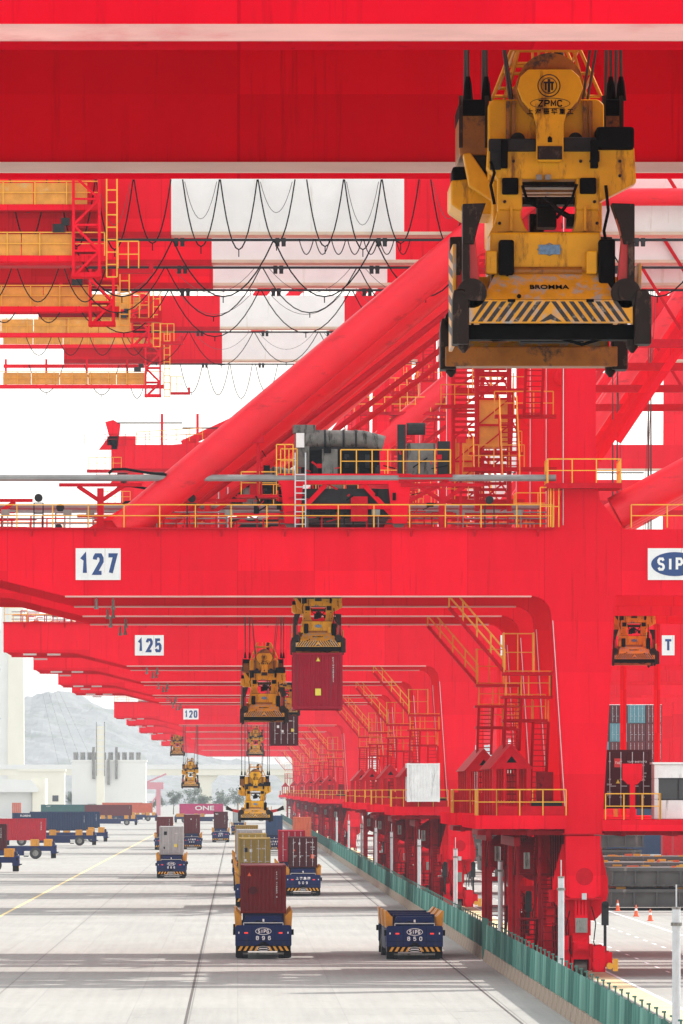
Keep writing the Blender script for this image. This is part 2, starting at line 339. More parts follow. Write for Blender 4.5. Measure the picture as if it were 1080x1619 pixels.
# ---------------------------------------------------------------- the quay cranes
PITCH = 18.6                       # near frame to far frame, along the rail
CX = 16.6                          # rail line
def arc(cx, cz, r, a0, a1, n=6): return [(cx+r*math.cos(R(a0+(a1-a0)*i/n)), cz+r*math.sin(R(a0+(a1-a0)*i/n))) for i in range(n+1)]
CM = []                            # (name, mesh, material, y offset)
def part(name, mb, m, ys=(0,), smooth=False, sub=None):
    me = mb.mesh(name, smooth)
    if smooth:
        try: me.set_sharp_from_angle(angle=R(40))
        except Exception: pass
    me.materials.append(m)
    for y in ys: CM.append((name, me, m, y))
NF = (0, PITCH)
part('portal_beam', MB().prism([(-17.57, 21.6), (-17.57, 19.4), (-12.2, 19.35), (-8.35, 18.4), (52, 18.4), (52, 21.6)], 0, 1.0), RED, NF)
part('top_flange', MB().box(-17.6, 15.3, -.22, 2.02, 21.6, 21.68), RED2, NF)
part('bottom_flange', MB().box(-8.3, 14.2, -.05, 1.05, 18.34, 18.398), FLANGE, NF)
br = MB().prism([(-.22, 21.6), (0, 21.6), (0, 21.25)], -.05, .05, 'yz').mesh('flange_bracket'); br.materials.append(RED2)
end_tie = MB().box(-17.5, -16.4, 1.0, PITCH, 19.45, 21.5); part('end_tie', end_tie, RED)
legpoly = [(14.2, 18.4)]+[(14.2+.95*math.sin(R(t)), 18.4-.95*(1-math.cos(R(t)))) for t in (20, 40, 60, 75, 90)]+[(15.8, 6.9), (17.6, 6.9), (18.25, 18.4)]
part('leg', MB().prism(legpoly, .02, 1.75), RED, NF)
part('leg_foot', MB().prism([(15.84, 6.82), (15.88, 3.95), (16.1, 3.8), (17.2, 3.8), (17.53, 3.95), (17.54, 6.82)], .04, 1.6), RED, NF)
part('joint_ring', MB().box(15.72, 17.68, -.05, 1.8, 6.87, 6.93).box(15.78, 17.62, -.02, 1.7, 3.74, 3.82), RED2, NF)
part('foot_plug', MB().cyl((16.75, .03, 4.85), .42, .08, n=24), RED2, (0,))
part('foot_lamp', MB().box(16.62, 16.85, -.15, .1, 3.75, 4.05), GREY, (0,))
flare = [(15.75, 6.4), (15.5, 5.4), (15.32, 4.7), (15.3, 4.1), (15.45, 3.5), (15.8, 3.0), (16.1, 2.7), (17.3, 2.7), (17.6, 3.0), (17.85, 3.5), (17.98, 4.1), (17.95, 4.7), (17.8, 5.4), (17.6, 6.4)]
part('equalizer', MB().prism(flare, 1.45, 2.9).box(16.1, 17.1, .9, 3.4, 2.0, 2.7), RED, (0,))
part('equalizer', MB().prism(flare, -1.4, .6).box(16.1, 17.1, -1.8, 1.2, 2.0, 2.7), RED, (PITCH,))
bg_ = MB().box(16.2, 17.0, -.4, 2.2, .85, 2.1).box(16.32, 16.9, -.55, .2, 2.1, 3.0).box(16.12, 16.22, -.7, 2.5, .3, .95).box(16.98, 17.08, -.7, 2.5, .3, .95).box(16.25, 16.95, -.62, -.4, 1.25, 1.75).box(16.4, 16.8, -.75, -.62, 1.35, 1.6)
for k in range(4): bg_.box(16.3+.16*k, 16.4+.16*k, -.45, -.1, 3.0, 3.75)
bgm = bg_.mesh('bogie'); bgm.materials.append(RED)
whl = MB().cyl((16.3, 0, .42), .38, .6, 'x', 20).mesh('bogie_wheel'); whl.materials.append(RAIL)
mot = MB().box(17.15, 17.75, -.9, -.2, .25, 1.5).cyl((17.4, -1.35, .62), .3, .6, n=14).box(17.75, 18.1, -.6, -.1, .5, 1.2)
motm = mot.mesh('drive_motor'); motm.materials.append(RED)
buf = MB().cyl((17.95, -1.1, .55), .16, .7, n=12).box(18.1, 18.35, -1.0, -.8, .3, .9).mesh('buffer'); buf.materials.append(YEL)
pin = MB().cyl((0, 0, 1.2), .075, 1.9, 'z', 10).box(-.17, .17, -.12, .12, 2.5, 3.5).cyl((0, -.12, 3.5), .17, .24, n=14).mesh('storm_pin'); pin.materials.append(DGREY)
plate = MB().box(16.32, 16.9, -.6, -.55, 2.15, 2.85).mesh('notice_plate'); plate.materials.append(MGREY)
for y in (.75, 3.9, PITCH-2.6, PITCH+.6):
    CM += [('bogie', bgm, RED2, y)]
    for dy in (.1, 1.7): CM += [('bogie_wheel', whl, RAIL, y+dy)]
    CM += [('drive_motor', motm, RED, y)]
gearb = MB().box(15.55, 16.05, -.5, .9, .3, 1.3).cyl((15.5, .2, .8), .33, .7, 'x', 14).box(15.7, 16.0, -.7, -.3, 1.3, 2.0).mesh('gearbox'); gearb.materials.append(RED)
hosem = MB().tube([(16.05, -.5, 3.2), (15.85, -.6, 2.4), (15.95, -.6, 1.6), (16.1, -.5, 1.1)], .03, 6).tube([(17.1, -.5, 3.4), (17.3, -.6, 2.6), (17.2, -.6, 1.7), (17.3, -.5, 1.3)], .03, 6).mesh('brake_hose'); hosem.materials.append(BLACK)
for y in (.75, 3.9, PITCH-2.6): CM += [('gearbox', gearb, RED, y)]
CM += [('brake_hose', hosem, BLACK, .7), ('buffer', buf, YEL, .6), ('notice_plate', plate, MGREY, .7)]
CMX = [('storm_pin', pin, DGREY, 15.65, .15), ('storm_pin', pin, DGREY, 17.75, .15)]
part('sill_beam', MB().box(15.95, 17.3, 1.75, PITCH, 5.0, 7.2), RED)
part('shade_deck', MB().box(-16.3, 14.6, 1.0, 4.2, 21.45, 21.6), RED2)  # unseen plate added between the beams to keep the far faces dark
part('shade_deck', MB().box(-16.3, 14.6, 11.2, PITCH-.3, 21.45, 21.6), RED2)  # second added shading plate, beyond the trolley slot
part('cross_tie', MB().box(15.6, 17.6, 1.75, PITCH, 19.2, 21.2), RED)
part('column', MB().prism([(15.3, 21.6), (15.45, 22.4), (15.75, 23.6), (15.8, 24.5), (15.8, 46), (17.3, 46), (17.3, 24.5), (17.5, 23), (18.6, 21.6)], .08, 1.65), RED, NF)
part('mast', MB().prism([(15.9, 46), (16.1, 66), (17.0, 66), (17.2, 46)], .1, 1.6), RED, NF)
part('mast_tie', MB().box(16.1, 16.9, 1.6, PITCH, 52, 53).box(16.1, 16.9, 1.6, PITCH, 60, 61), RED)
part('column_pipe', MB().tube([(15.72, .0, 21.8), (15.76, .0, 45)], .022, 6), GREY, NF)
part('leg_pipe', MB().tube([(15.22, -.04, 17.2), (15.82, -.04, 8)], .02, 6), GREY, NF)
part('brace', MB().tube([(-5.6, .9, 21.5), (16.0, .9, 39.6)], .86, 20), REDT, NF, smooth=True)
part('brace_shoe', MB().prism([(-7.2, 21.68), (-4.3, 21.68), (-4.0, 23.2), (-4.9, 23.0)], .55, 1.25), RED, NF)
part('waterside_brace', MB().tube([(18.3, .9, 22.4), (46, .9, 37.5)], .84, 20), REDT, NF, smooth=True)
part('steep_brace', MB().tube([(17.3, .9, 22.5), (36, .9, 50)], .62, 16), REDT, NF, smooth=True)
part('upper_tie_tube', MB().tube([(17.2, .9, 37.7), (48, .9, 37.7)], .43, 16), REDT, NF, smooth=True)
part('lattice_strut', MB().tube([(18.5, 3.0, 26), (34, 3.0, 49)], .22, 8), RED, NF)
part('lattice_strut', MB().tube([(-3.5, 2.4, 21.7), (15.8, 2.4, 36.5)], .16, 8), RED2, NF)
part('upper_rail', MB().box(17.3, 46, 2.0, 2.3, 30.5, 30.9), RED2, NF)
part('stay_rod', MB().bar((16.9, 1.0, 45), (30, 1.0, 24), .16), RED2, NF)
part('rear_column', MB().prism([(10.4, 21.6), (10.6, 44), (11.4, 44), (11.6, 21.6)], .2, 1.4), RED, NF)
rl_ = MB()
for x in (9.3, 9.9): rl_.bar((x, .5, 21.6), (x, .5, 44), .09)
for k in range(55): rl_.bar((9.3, .5, 21.8+k*.4), (9.9, .5, 21.8+k*.4), .07)
part('rear_ladder', rl_, RED2)
for z_ in (26.5, 32, 37.5):
    part('rear_gallery', MB().box(8.8, 15.7, .2, 1.6, z_-.25, z_), RED2); part('rear_gallery_rail', MB().railing([(8.8, .2, z_), (15.7, .2, z_)], 1.1, 1.1), YEL)
part('waterside_leg', MB().prism([(46.2, 5), (46.4, 18.4), (46.4, 21.6), (46.6, 55), (48.4, 55), (48.6, 21.6), (48.6, 18.4), (48.2, 5)], .05, 1.7), RED, NF)
part('waterside_bogie', MB().box(46.4, 48.0, -1, 3, .3, 5).box(46.8, 47.6, -2.4, 4.4, .2, 2.2), RED2, NF)
# beam-top fittings
def beam_top():
    part('beam_railing', MB().railing([(-17.5, -.15, 21.68), (15.2, -.15, 21.68)], 1.1, 1.75), YEL, (0,))
    part('beam_railing', MB().railing([(-17.5, 1.95, 21.68), (15.2, 1.95, 21.68)], 1.05, 1.75), YEL, (PITCH,))
    part('beam_railing', MB().railing([(19, -.15, 21.68), (45, -.15, 21.68)], 1.1, 1.75), YEL, (0,))
    part('cable_tray', MB().tube([(-16, .5, 24.1), (15.4, .5, 24.1)], .17, 8), PIPE, (0,))
    part('cable_tray', MB().tube([(-16, .5, 23.45), (15.4, .5, 23.45)], .15, 8), PIPE, (PITCH,))
    s = MB().box(-.16, .16, .3, .62, 21.68, 23.6).box(-2, 2, .3, .6, 23.68, 23.84).bar((-.05, .46, 23.0), (-1.1, .46, 23.7), .2).bar((.05, .46, 23.0), (1.1, .46, 23.7), .2)
    me = s.mesh('tray_support'); me.materials.append(RED2)
    for x, y in ((-6.6, 0), (9.9, 0), (-12.4, PITCH-.65), (-1.5, PITCH-.65), (6.2, PITCH-.65)): CMX.append(('tray_support', me, RED2, x, y))
    fl = MB().cyl((0, -.1, .55), .2, .28, n=14).bar((-.22, 0, -.9), (-.22, 0, .3), .06).bar((.22, 0, -.9), (.22, 0, .3), .06).bar((-.22, 0, -.2), (.22, 0, -.2), .05).bar((-.22, 0, .3), (.22, 0, .3), .05).mesh('floodlight'); fl.materials.append(DGREY)
    for x, z, y in ((-9.6, 22.6, .8), (-2.2, 22.6, 1.3), (-8.6, 22.2, 2.8), (5.4, 22.4, 1.2), (12.2, 22.5, .9)): CMX.append(('floodlight', fl, DGREY, x, y, z))
    jb = MB().box(-.2, .2, 0, .2, 0, .28).bar((-.12, .1, -.6), (-.12, .1, 0), .05).bar((.12, .1, -.6), (.12, .1, 0), .05).mesh('junction_box'); jb.materials.append(MGREY)
    for k, x in enumerate((-11.2, -8.2, -7.1, -4.0, -.4, 3.3, 6.7, 10.8, 13.6)): CMX.append(('junction_box', jb, MGREY, x, .5+.2*(k % 3), 22.3))
    pp = MB()
    for k in range(60):
        x = -17+random.random()*31; h = .3+.6*random.random(); y = .5+random.random()*1.2
        pp.bar((x, y, 21.68), (x, y, 21.68+h), .07); pp.bar((x, y, 21.68+h), (x+.3+random.random(), y, 21.68+h), .06)
    part('pipework', pp, RED2, (0, PITCH))
    hz = MB()
    for zz in (.25, .5, .8): hz.tube([(-17, 1.5, 21.68+zz), (15, 1.5, 21.68+zz)], .035, 5)
    part('conduit', hz, PIPE, (0,))
    ho = MB().tube([(-6.2, .3, 24.3), (-6.0, .3, 24.5), (-5.4, .3, 24.52), (-4.4, .3, 24.35), (-3.4, .3, 24.25)], .07, 8)
    part('hose', ho, BLACK, (0, PITCH), smooth=True)
    hl = MB().cyl((0, 0, -.5), .07, .35, 'z', 10).bar((0, 0, -.15), (0, 0, .05), .05).cyl((0, 0, -.62), .11, .14, 'z', 12).mesh('under_lamp'); hl.materials.append(MGREY)
    for x, y in ((-6.8, .4), (-6.3, PITCH-.5), (-6.0, 1.2), (-6.6, PITCH+.9)): CMX.append(('under_lamp', hl, MGREY, x, y, 18.38))
    el = MB().box(-.5, .5, -.12, .12, -.18, -.04).mesh('end_lamp'); el.materials.append(LENS)
    for x, y in ((-15.6, .6), (-13.8, 1.0), (-15.3, PITCH+.8)): CMX.append(('end_lamp', el, LENS, x, y, 19.36))
    part('column_platform', MB().box(14.9, 18.5, -.9, 2.4, 23.55, 23.8), RED2, (0,))
    part('column_railing', MB().railing([(14.95, 2.3, 23.8), (14.95, -.85, 23.8), (18.45, -.85, 23.8), (18.45, 2.3, 23.8)], 1.15, 1.2), YEL, (0,))
    part('column_ladder', MB().railing([(15.0, -.3, 21.7), (15.5, -.3, 21.7)], 1.9, .25).railing([(14.6, -.5, 21.7), (15.1, -.5, 21.7)], 1.9, .5), YEL, (0,))
beam_top()
for k in range(11): CMX.append(('flange_bracket', br, RED2, -16+k*3.05, 0))
# stairs from the beam down to the transfer platform, the platform itself and the flights to the ground
def flight(rails, treads, p, q, wdt, along='x', n=12, rail=1.0):
    p, q = Vector(p), Vector(q); off = Vector((0, wdt, 0)) if along == 'x' else Vector((wdt, 0, 0))
    for s_ in (0, 1): treads.bar(p+off*s_, q+off*s_, .14)
    for i in range(n):
        a = p+(q-p)*((i+.5)/n)
        if along == 'x': treads.box(a.x-.12, a.x+.12, a.y, a.y+wdt, a.z, a.z+.04)
        else: treads.box(a.x, a.x+wdt, a.y-.12, a.y+.12, a.z, a.z+.05)
    for s_ in (0, 1):
        for h in (rail, rail*.5): rails.bar(p+off*s_+Vector((0, 0, h)), q+off*s_+Vector((0, 0, h)), .05)
        for i in range(5):
            a = p+(q-p)*(i/4)+off*s_; rails.bar(a, a+Vector((0, 0, rail)), .05)
def stairs():
    t, r_ = MB(), MB(); flight(r_, t, (10.3, 2.2, 17.9), (13.0, 2.2, 14.75), .9, 'x', 14, 1.1)
    part('beam_stair', t, RED2, (0, )); part('stair_rail', r_, YEL)
    p = MB().box(12.9, 16.2, 2.0, 3.6, 14.6, 14.75).box(12.9, 15.4, 3.4, 5.4, 13.5, 13.62).box(13.0, 15.2, 5.0, 7.0, 12.35, 12.5)
    part('stair_landing', p, RED2)
    rr = MB().railing([(12.95, 2.05, 14.75), (12.95, 3.55, 14.75), (14.4, 3.55, 14.75), (14.4, 2.05, 14.75)], 1.9, .8).railing([(13.1, 3.45, 13.62), (15.3, 3.45, 13.62), (15.3, 5.3, 13.62)], 1.2, .9).railing([(13.1, 5.1, 12.5), (15.1, 5.1, 12.5)], 1.2, .7)
    part('landing_railing', rr, YEL)
    t, r_ = MB(), MB(); flight(r_, t, (13.1, 3.5, 13.6), (13.1, 6.2, 11.0), .75, 'y', 12); flight(r_, t, (14.5, 5.4, 12.4), (14.5, 9.2, 8.2), .75, 'y', 16)
    part('stair_flight', t, RED2); part('stair_rail', r_, YEL)
    # transfer platform
    part('transfer_platform', MB().box(11.5, 15.9, -.4, 20, 7.15, 7.8), RED); part('transfer_platform', MB().box(17.6, 30, -.4, 20, 7.05, 7.6), RED)
    pf = MB()
    for x in (12.0, 14.0, 18.5, 21, 24, 27): pf.box(x, x+.25, .2, 19.5, 6.8, 7.1)
    for x0, x1 in ((11.6, 15.8), (17.7, 29.5)): pf.box(x0, x1, .4, .6, 6.85, 7.08)
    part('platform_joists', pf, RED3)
    part('hanger', MB().box(11.7, 12.0, 4.2, 4.5, 7.8, 8.9), RED2)
    hg = MB().box(-.17, .17, 0, .35, 7.6, 18.4).mesh('platform_hanger'); hg.materials.append(RED)
    for x in (20.4, 21.8, 23.7, 26.5): CMX.append(('platform_hanger', hg, RED, x, PITCH+.5))
    part('platform_railing', MB().railing([(12.5, -.3, 7.8), (15.85, -.3, 7.8)], 1.25, 1.2), YEL)
    part('platform_railing', MB().railing([(11.6, 3.5, 7.8), (11.6, -.3, 7.8), (12.5, -.3, 7.8)], 1.25, .6), YEL)
    part('platform_railing', MB().railing([(17.75, -.3, 7.6), (20.4, -.3, 7.6), (20.4, 3, 7.6)], 1.25, .9), YEL)
    part('kick_panel', MB().box(12.5, 15.85, -.26, -.22, 7.8, 8.25), RED2)
    # gabled container guide frames
    g = MB()
    for k in range(5):
        y = .3+k*3.5
        for x0, x1 in ((12.32, 12.52), (13.98, 14.18)): g.box(x0, x1, y, y+.3, 7.8, 10.1)
        g.box(12.9, 13.0, y, y+.2, 7.8, 10.1); g.box(13.5, 13.6, y, y+.2, 7.8, 10.1)
        g.prism([(12.25, 10.05), (13.25, 11.2), (14.25, 10.05)], y, y+.3)
    g.prism([(12.2, 10.05), (13.25, 11.28), (14.3, 10.05), (14.2, 10.05), (13.25, 11.16), (12.3, 10.05)], .2, 15)
    part('gable_hole', MB().prism([(13.0, 10.35), (13.25, 10.68), (13.5, 10.35)], .28, .3), BLACK)
    part('guide_frame', g, RED2)
    rd = MB()
    for k in range(8): rd.box(13.0, 13.55, 2.0, 2.05, 7.9+k*.3, 7.96+k*.3)
    for x in (12.98, 13.55): rd.bar((x, 2.0, 7.8), (x, 2.0, 10.3), .05)
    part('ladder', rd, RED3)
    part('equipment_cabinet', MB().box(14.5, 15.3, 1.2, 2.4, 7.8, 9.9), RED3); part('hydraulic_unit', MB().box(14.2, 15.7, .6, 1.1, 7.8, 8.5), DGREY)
    part('cone_post', MB().box(18.95, 19.2, .1, .4, 7.6, 9.6).prism([(18.6, 9.5), (19.55, 9.5), (19.55, 10.3), (18.6, 10.3)], 0, .5).prism([(18.85, 9.3), (19.3, 9.3), (19.5, 9.5), (18.65, 9.5)], .05, .45), RED)
    # lower stairs to the ground
    t, r_ = MB(), MB()
    zs = [7.0, 4.9, 2.8, .4]
    for k in range(3):
        y0 = (2.5, 6.5)[k % 2]; y1 = (6.5, 2.5)[k % 2]; x = 13.65 if k % 2 == 0 else 14.75
        flight(r_, t, (x, y0, zs[k]), (x, y1, zs[k+1]), .95, 'y', 10)
        t.box(13.6, 15.7, y1-.5 if y1 < 5 else y1, y1 if y1 < 5 else y1+.5, zs[k+1]-.05, zs[k+1]+.02)
    for x in (13.62, 14.68, 15.7):
        for y in (2.2, 7.1): t.bar((x, y, .1), (x, y, 7.1), .14)
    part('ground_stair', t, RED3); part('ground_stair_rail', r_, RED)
    part('inner_post', MB().box(14.9, 15.3, 8.0, 8.4, .1, 7.1), RED2); part('inner_post', MB().box(13.8, 14.1, 11, 11.3, .1, 7.1), RED2); part('inner_post', MB().box(13.7, 13.95, 16, 16.3, .1, 7.1), RED2)
    part('inner_brace', MB().bar((13.8, 11.1, 4.2), (15.8, 11.1, 6.9), .2), RED2); part('inner_rail', MB().box(14.1, 15.8, 11, 11.2, 4.0, 4.25), RED2)
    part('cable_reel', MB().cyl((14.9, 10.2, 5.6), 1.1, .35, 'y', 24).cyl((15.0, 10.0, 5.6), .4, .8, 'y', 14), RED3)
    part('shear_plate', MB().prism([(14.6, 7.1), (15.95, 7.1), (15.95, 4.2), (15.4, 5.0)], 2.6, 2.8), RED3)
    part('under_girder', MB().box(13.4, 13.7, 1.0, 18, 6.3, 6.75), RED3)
    cl_ = MB()
    for k in range(5): cl_.tube([(15.2+k*.12, 1.9, 7.1), (15.25+k*.1, 1.95, 4.0), (15.4+k*.12, 2.0, .4)], .03, 5)
    part('down_cable', cl_, BLACK)
    q_ = MB()
    for k in range(9): q_.box(14.8, 15.8, 1.8, 1.85, .5+k*.4, .56+k*.4)
    for x in (14.8, 15.8): q_.bar((x, 1.82, .1), (x, 1.82, 4.2), .08)
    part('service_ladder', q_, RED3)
    part('valve_block', MB().box(14.9, 15.7, 2.2, 3.0, 1.0, 2.4).box(15.0, 15.4, 1.9, 2.2, 2.6, 3.4).cyl((15.3, 1.6, 3.6), .22, .6, 'z', 12), RED2)
    part('stair_lamp', MB().box(13.9, 14.2, 1.85, 2.0, 5.2, 6.0), MGREY)
    # lift shaft beside the column
    sh_ = MB()
    for x in (11.9, 13.5):
        for y in (9.0, 10.6): sh_.bar((x, y, 21.6), (x, y, 40), .18)
    for k in range(14):
        z_ = 21.9+k*1.3
        for y in (9.0, 10.6): sh_.bar((11.9, y, z_), (13.5, y, z_), .1); sh_.bar((11.9, y, z_), (13.5, y, z_+1.3), .07)
    part('lift_shaft', sh_, RED2)
    sg_ = MB()
    for k in range(60): sg_.box(12.0, 13.4, 10.62, 10.66, 21.8+k*.3, 21.95+k*.3)
    part('lift_louvre', sg_, RED2); part('lift_cage', MB().box(12.0, 13.4, 9.2, 10.4, 26, 28.4), YEL)
    part('lift_gallery', MB().railing([(11.2, 8.6, 30.2), (14.2, 8.6, 30.2)], 1.1, .7).railing([(11.2, 8.6, 25.0), (14.2, 8.6, 25.0)], 1.1, .7), YEL)
    part('gallery_floor', MB().box(11.2, 15.8, 8.5, 9.2, 30.0, 30.2), RED2); part('gallery_floor', MB().box(11.2, 15.8, 8.5, 9.2, 24.8, 25.0), RED2)
    part('portal_tie', MB().tube([(16.5, 1.7, 30), (16.5, PITCH, 30)], .4, 12).tube([(16.5, 1.7, 24), (16.5, PITCH, 34)], .35, 12), RED)
stairs()
CRANES = {}
def make_crane(key, D, label, z0, girders, tower_z, parts_skip=(), group='red quay cranes in a row'):
    root = empty('quay_crane', (CX, D, 0)); tag(root, label, 'crane', group); CRANES[key] = root
    for name, me, m, y in CM:
        if name in parts_skip: continue
        q_ = obj(name, me, None, root, (-CX, y, 0))
        if name in ('pipework', 'conduit'): q_['kind'] = 'stuff'
    for it in CMX:
        name, me, m, x, y = it[:5]; z = it[5] if len(it) > 5 else 0
        if name in parts_skip: continue
        obj(name, me, None, root, (x-CX, y, z))
    for gy in girders: girder(root, gy, z0, tower_z, key)
    return root
GM = {}
def gmesh(k, fn, m):
    if k not in GM:
        me = fn().mesh(k[0]); me.materials.append(m); GM[k] = me
    return GM[k]
def catenary(mb, x0, x1, z, sag, y, r=.04, n=10):
    mb.tube([(x0+(x1-x0)*i/n, y, z-sag*(1-(2*i/n-1)**2)) for i in range(n+1)], r, 5, cap=False)
def girder(root, gy, z0, tower_z, key):
    GH = 3.1 if z0 < 40 and key > 125 else 2.35
    xb = -3.2 if (key == 127 and gy < 10) else -1.3
    xl = -26 if z0 < 40 and key > 125 else (-12.4 if key in (123, 122) else -15)
    big = MB().box(xl, xb, gy, gy+1.5, z0, z0+GH)
    obj('girder_section', big, RED, root, (-CX, 0, 0))
    obj('girder_section', MB().box(xb, 8.1, gy, gy+1.5, z0, z0+GH), WHITE, root, (-CX, 0, 0))
    obj('girder_section', MB().box(8.1, 15.7, gy, gy+1.5, z0, z0+GH), RED, root, (-CX, 0, 0))
    obj('girder_section', MB().box(17.35, 30, gy, gy+1.5, z0, z0+GH), WHITE, root, (-CX, 0, 0))
    obj('girder_section', MB().box(30, 80, gy, gy+1.5, z0, z0+GH), RED, root, (-CX, 0, 0))
    obj('girder_flange', MB().box(xb, 15.6, gy-.25, gy+1.75, z0-.16, z0-.004), TAN, root, (-CX, 0, 0))
    obj('girder_flange', MB().box(xl, xb, gy-.25, gy+1.75, z0-.3, z0-.004), RED2, root, (-CX, 0, 0))
    obj('girder_flange', MB().box(17.4, 60, gy-.25, gy+1.75, z0-.16, z0-.004), TAN, root, (-CX, 0, 0))
    obj('festoon_rail', MB().box(-8, 15.5, gy-.75, gy-.6, z0-.5, z0-.38).box(17.5, 40, gy-.75, gy-.6, z0-.5, z0-.38), DGREY, root, (-CX, 0, 0))
    obj('top_walkway', MB().railing([(-15, gy-.1, z0+GH), (15, gy-.1, z0+GH)], 1.05, 2.0, .05), RED2, root, (-CX, 0, 0))
    rnd = random.Random(int(key*10+gy))
    def loop(nm, xa, xb_, zt_, sag, yq, r_, m_, drop=.0):
        c1 = MB(); catenary(c1, xa, xb_, zt_, sag, yq, r_, 12)
        if drop: c1.bar(((xa+xb_)/2, yq, zt_-sag), ((xa+xb_)/2, yq, zt_-sag-drop), .05)
        obj(nm, c1, m_, root, (-CX, 0, 0))
    if key == 127 and gy < 10:
        x = -11.0; k = 0
        while x < 14.8:
            loop('festoon_cable', x, x+1.78, z0+2.5, 3.1+.15*(k % 3), gy-.55, .036, BLACK, .35)
            if k % 2 == 0: loop('thin_festoon_cable', x+.1, x+1.65, z0+2.4, 1.5+.3*(k % 3), gy-.45, .016, ROPE)
            x += 1.83 if k % 3 else 2.35; k += 1
        for x in (-8.0, -3.1, 1.8, 6.7, 17.9): loop('long_festoon_cable', x, x+4.85, z0-.5, 2.7, gy-.9, .036, BLACK, .3)
        for k in range(7): loop('short_festoon_cable', 3.0+k*.78, 3.7+k*.78, z0-.4, .75, gy-.8, .026, BLACK)
    elif key in (127, 126, 125):
        for k in range(5): loop('long_festoon_cable', -8.5+k*4.9, -3.7+k*4.9, z0-.45, 2.3+.2*(k % 2), gy-.8, .03, BLACK, .25); loop('thin_festoon_cable', -8.2+k*4.9, -4.0+k*4.9, z0-.45, 1.3, gy-.7, .014, ROPE)
        for k in range(4): loop('festoon_cable', -16+k*2.4, -13.9+k*2.4, z0-.5, 1.7, gy-.8, .03, BLACK)
    elif key == 124:
        for k, xa in enumerate((-18.0, -13.2, -9.6, -4.9, -2.6, -.6, 1.6, 5.0, 8.4)): loop('festoon_cable', xa, xa+(3.0 if k in (0, 1) else 1.9), z0-.5, (2.4, 2.6, 2.9)[k % 3], gy-.7, .036, BLACK, .25)
    hg = MB()
    for x in (-2.8, 2.1, 7.0, 11.5, 19.5): hg.box(x-.25, x-.05, gy-.8, gy-.55, z0-.75, z0-.35).box(x+.05, x+.25, gy-.8, gy-.55, z0-.75, z0-.35).cyl((x-.15, gy-.85, z0-.5), .12, .3).cyl((x+.15, gy-.85, z0-.5), .12, .3)
    obj('festoon_trolley', hg, DGREY, root, (-CX, 0, 0))
    if key <= 125: obj('mast_brace', MB().tube([(16.5, gy+.7, 64), (1.5, gy+.7, z0+2.2)], .45, 14), RED, root, (-CX, 0, 0), smooth=True)
    if key in (123, 122):
        obj('sheave_frame', MB().prism([(xl-1.2, z0+1.9), (xl+.6, z0+1.9), (xl+.9, z0+4.4), (xl+.2, z0+4.8), (xl-.6, z0+4.6), (xl-.2, z0+3.2)], gy, gy+1.2).box(xl-.4, xl+2.4, gy, gy+1.3, z0+2.3, z0+3.2), RED, root, (-CX, 0, 0))
        obj('girder_crown', MB().prism([(xl, z0+GH), (xl+6, z0+GH), (xl+14, z0+3.1), (xl+14, z0+GH)], gy, gy+1.4), RED, root, (-CX, 0, 0))
        for x in (xl+5, xl+8.5): obj('lamp_mast', MB().bar((x, gy, z0+GH), (x, gy, z0+5.4), .25), RED, root, (-CX, 0, 0))
        obj('stay_rope', MB().bar((xl+.6, gy, z0+4.5), (xl+7, gy, z0+4.5), .12), DGREY, root, (-CX, 0, 0)); obj('stay_rope', MB().bar((xl+7, gy, z0+4.0), (xl+14, gy, z0+4.0), .12), DGREY, root, (-CX, 0, 0))
        obj('back_stay', MB().tube([(xl+7, gy+.7, z0+2.4), (10, gy+.7, z0+9.5)], .42, 12), RED, root, (-CX, 0, 0), smooth=True)
        obj('end_railing', MB().railing([(xl-2.2, gy-.4, z0-.1), (xl+1, gy-.4, z0-.1)], 1.2, .8).railing([(xl+2.5, gy-.2, z0+2.4), (xl+9, gy-.2, z0+2.8)], 1.2, 1.2), YEL, root, (-CX, 0, 0))
        obj('end_platform', MB().box(xl-2.4, xl+4, gy-.5, gy+1.5, z0-.35, z0-.1), RED2, root, (-CX, 0, 0))
    if gy < 10 and key > 123:
        # maintenance walkway and hanging access tower at the landward end
        zf = tower_z+.75; y0 = gy-1.6
        obj('walkway_floor', MB().box(-20.6, -6.3, y0, y0+1.2, zf, zf+.28), RED, root, (-CX, 0, 0))
        for k in range(5):
            xa = -20.2+k*2.45; obj('safety_net', MB().box(xa, xa+2.41, y0+.08, y0+.11, zf+.3, zf+1.32), ORANGE, root, (-CX, 0, 0))
        obj('walkway_railing', MB().railing([(-20.5, y0, zf+.28), (-6.4, y0, zf+.28)], 1.12, 1.5), YEL, root, (-CX, 0, 0))
        zu = z0+1.2
        obj('walkway_floor', MB().box(-20.6, -6.6, y0, y0+1.5, zu-.28, zu), RED, root, (-CX, 0, 0))
        for k in range(5): xa = -20.2+k*2.6; obj('safety_net', MB().box(xa, xa+2.56, y0+.08, y0+.11, zu+.02, zu+1.05), ORANGE, root, (-CX, 0, 0))
        obj('walkway_railing', MB().railing([(-20.5, y0, zu), (-6.7, y0, zu)], 1.12, 1.5), YEL, root, (-CX, 0, 0))
        hn = MB()
        for x in (-20.0, -16.5, -13, -9.5): hn.bar((x, y0+1.1, zf+.2), (x, y0+1.1, z0), .18)
        hn.box(-20.2, -8, y0+1.0, y0+1.3, z0-.75, z0-.45)
        obj('walkway_hanger', hn, RED, root, (-CX, 0, 0))
        t = MB(); xa, xb2, ya, yb = -7.9, -6.65, y0-.2, y0+1.3; zt = max(zf+3.4, z0+2.6)
        for x in (xa, xb2):
            for y in (ya, yb): t.bar((x, y, tower_z), (x, y, zt), .14)
        zz = tower_z; k = 0
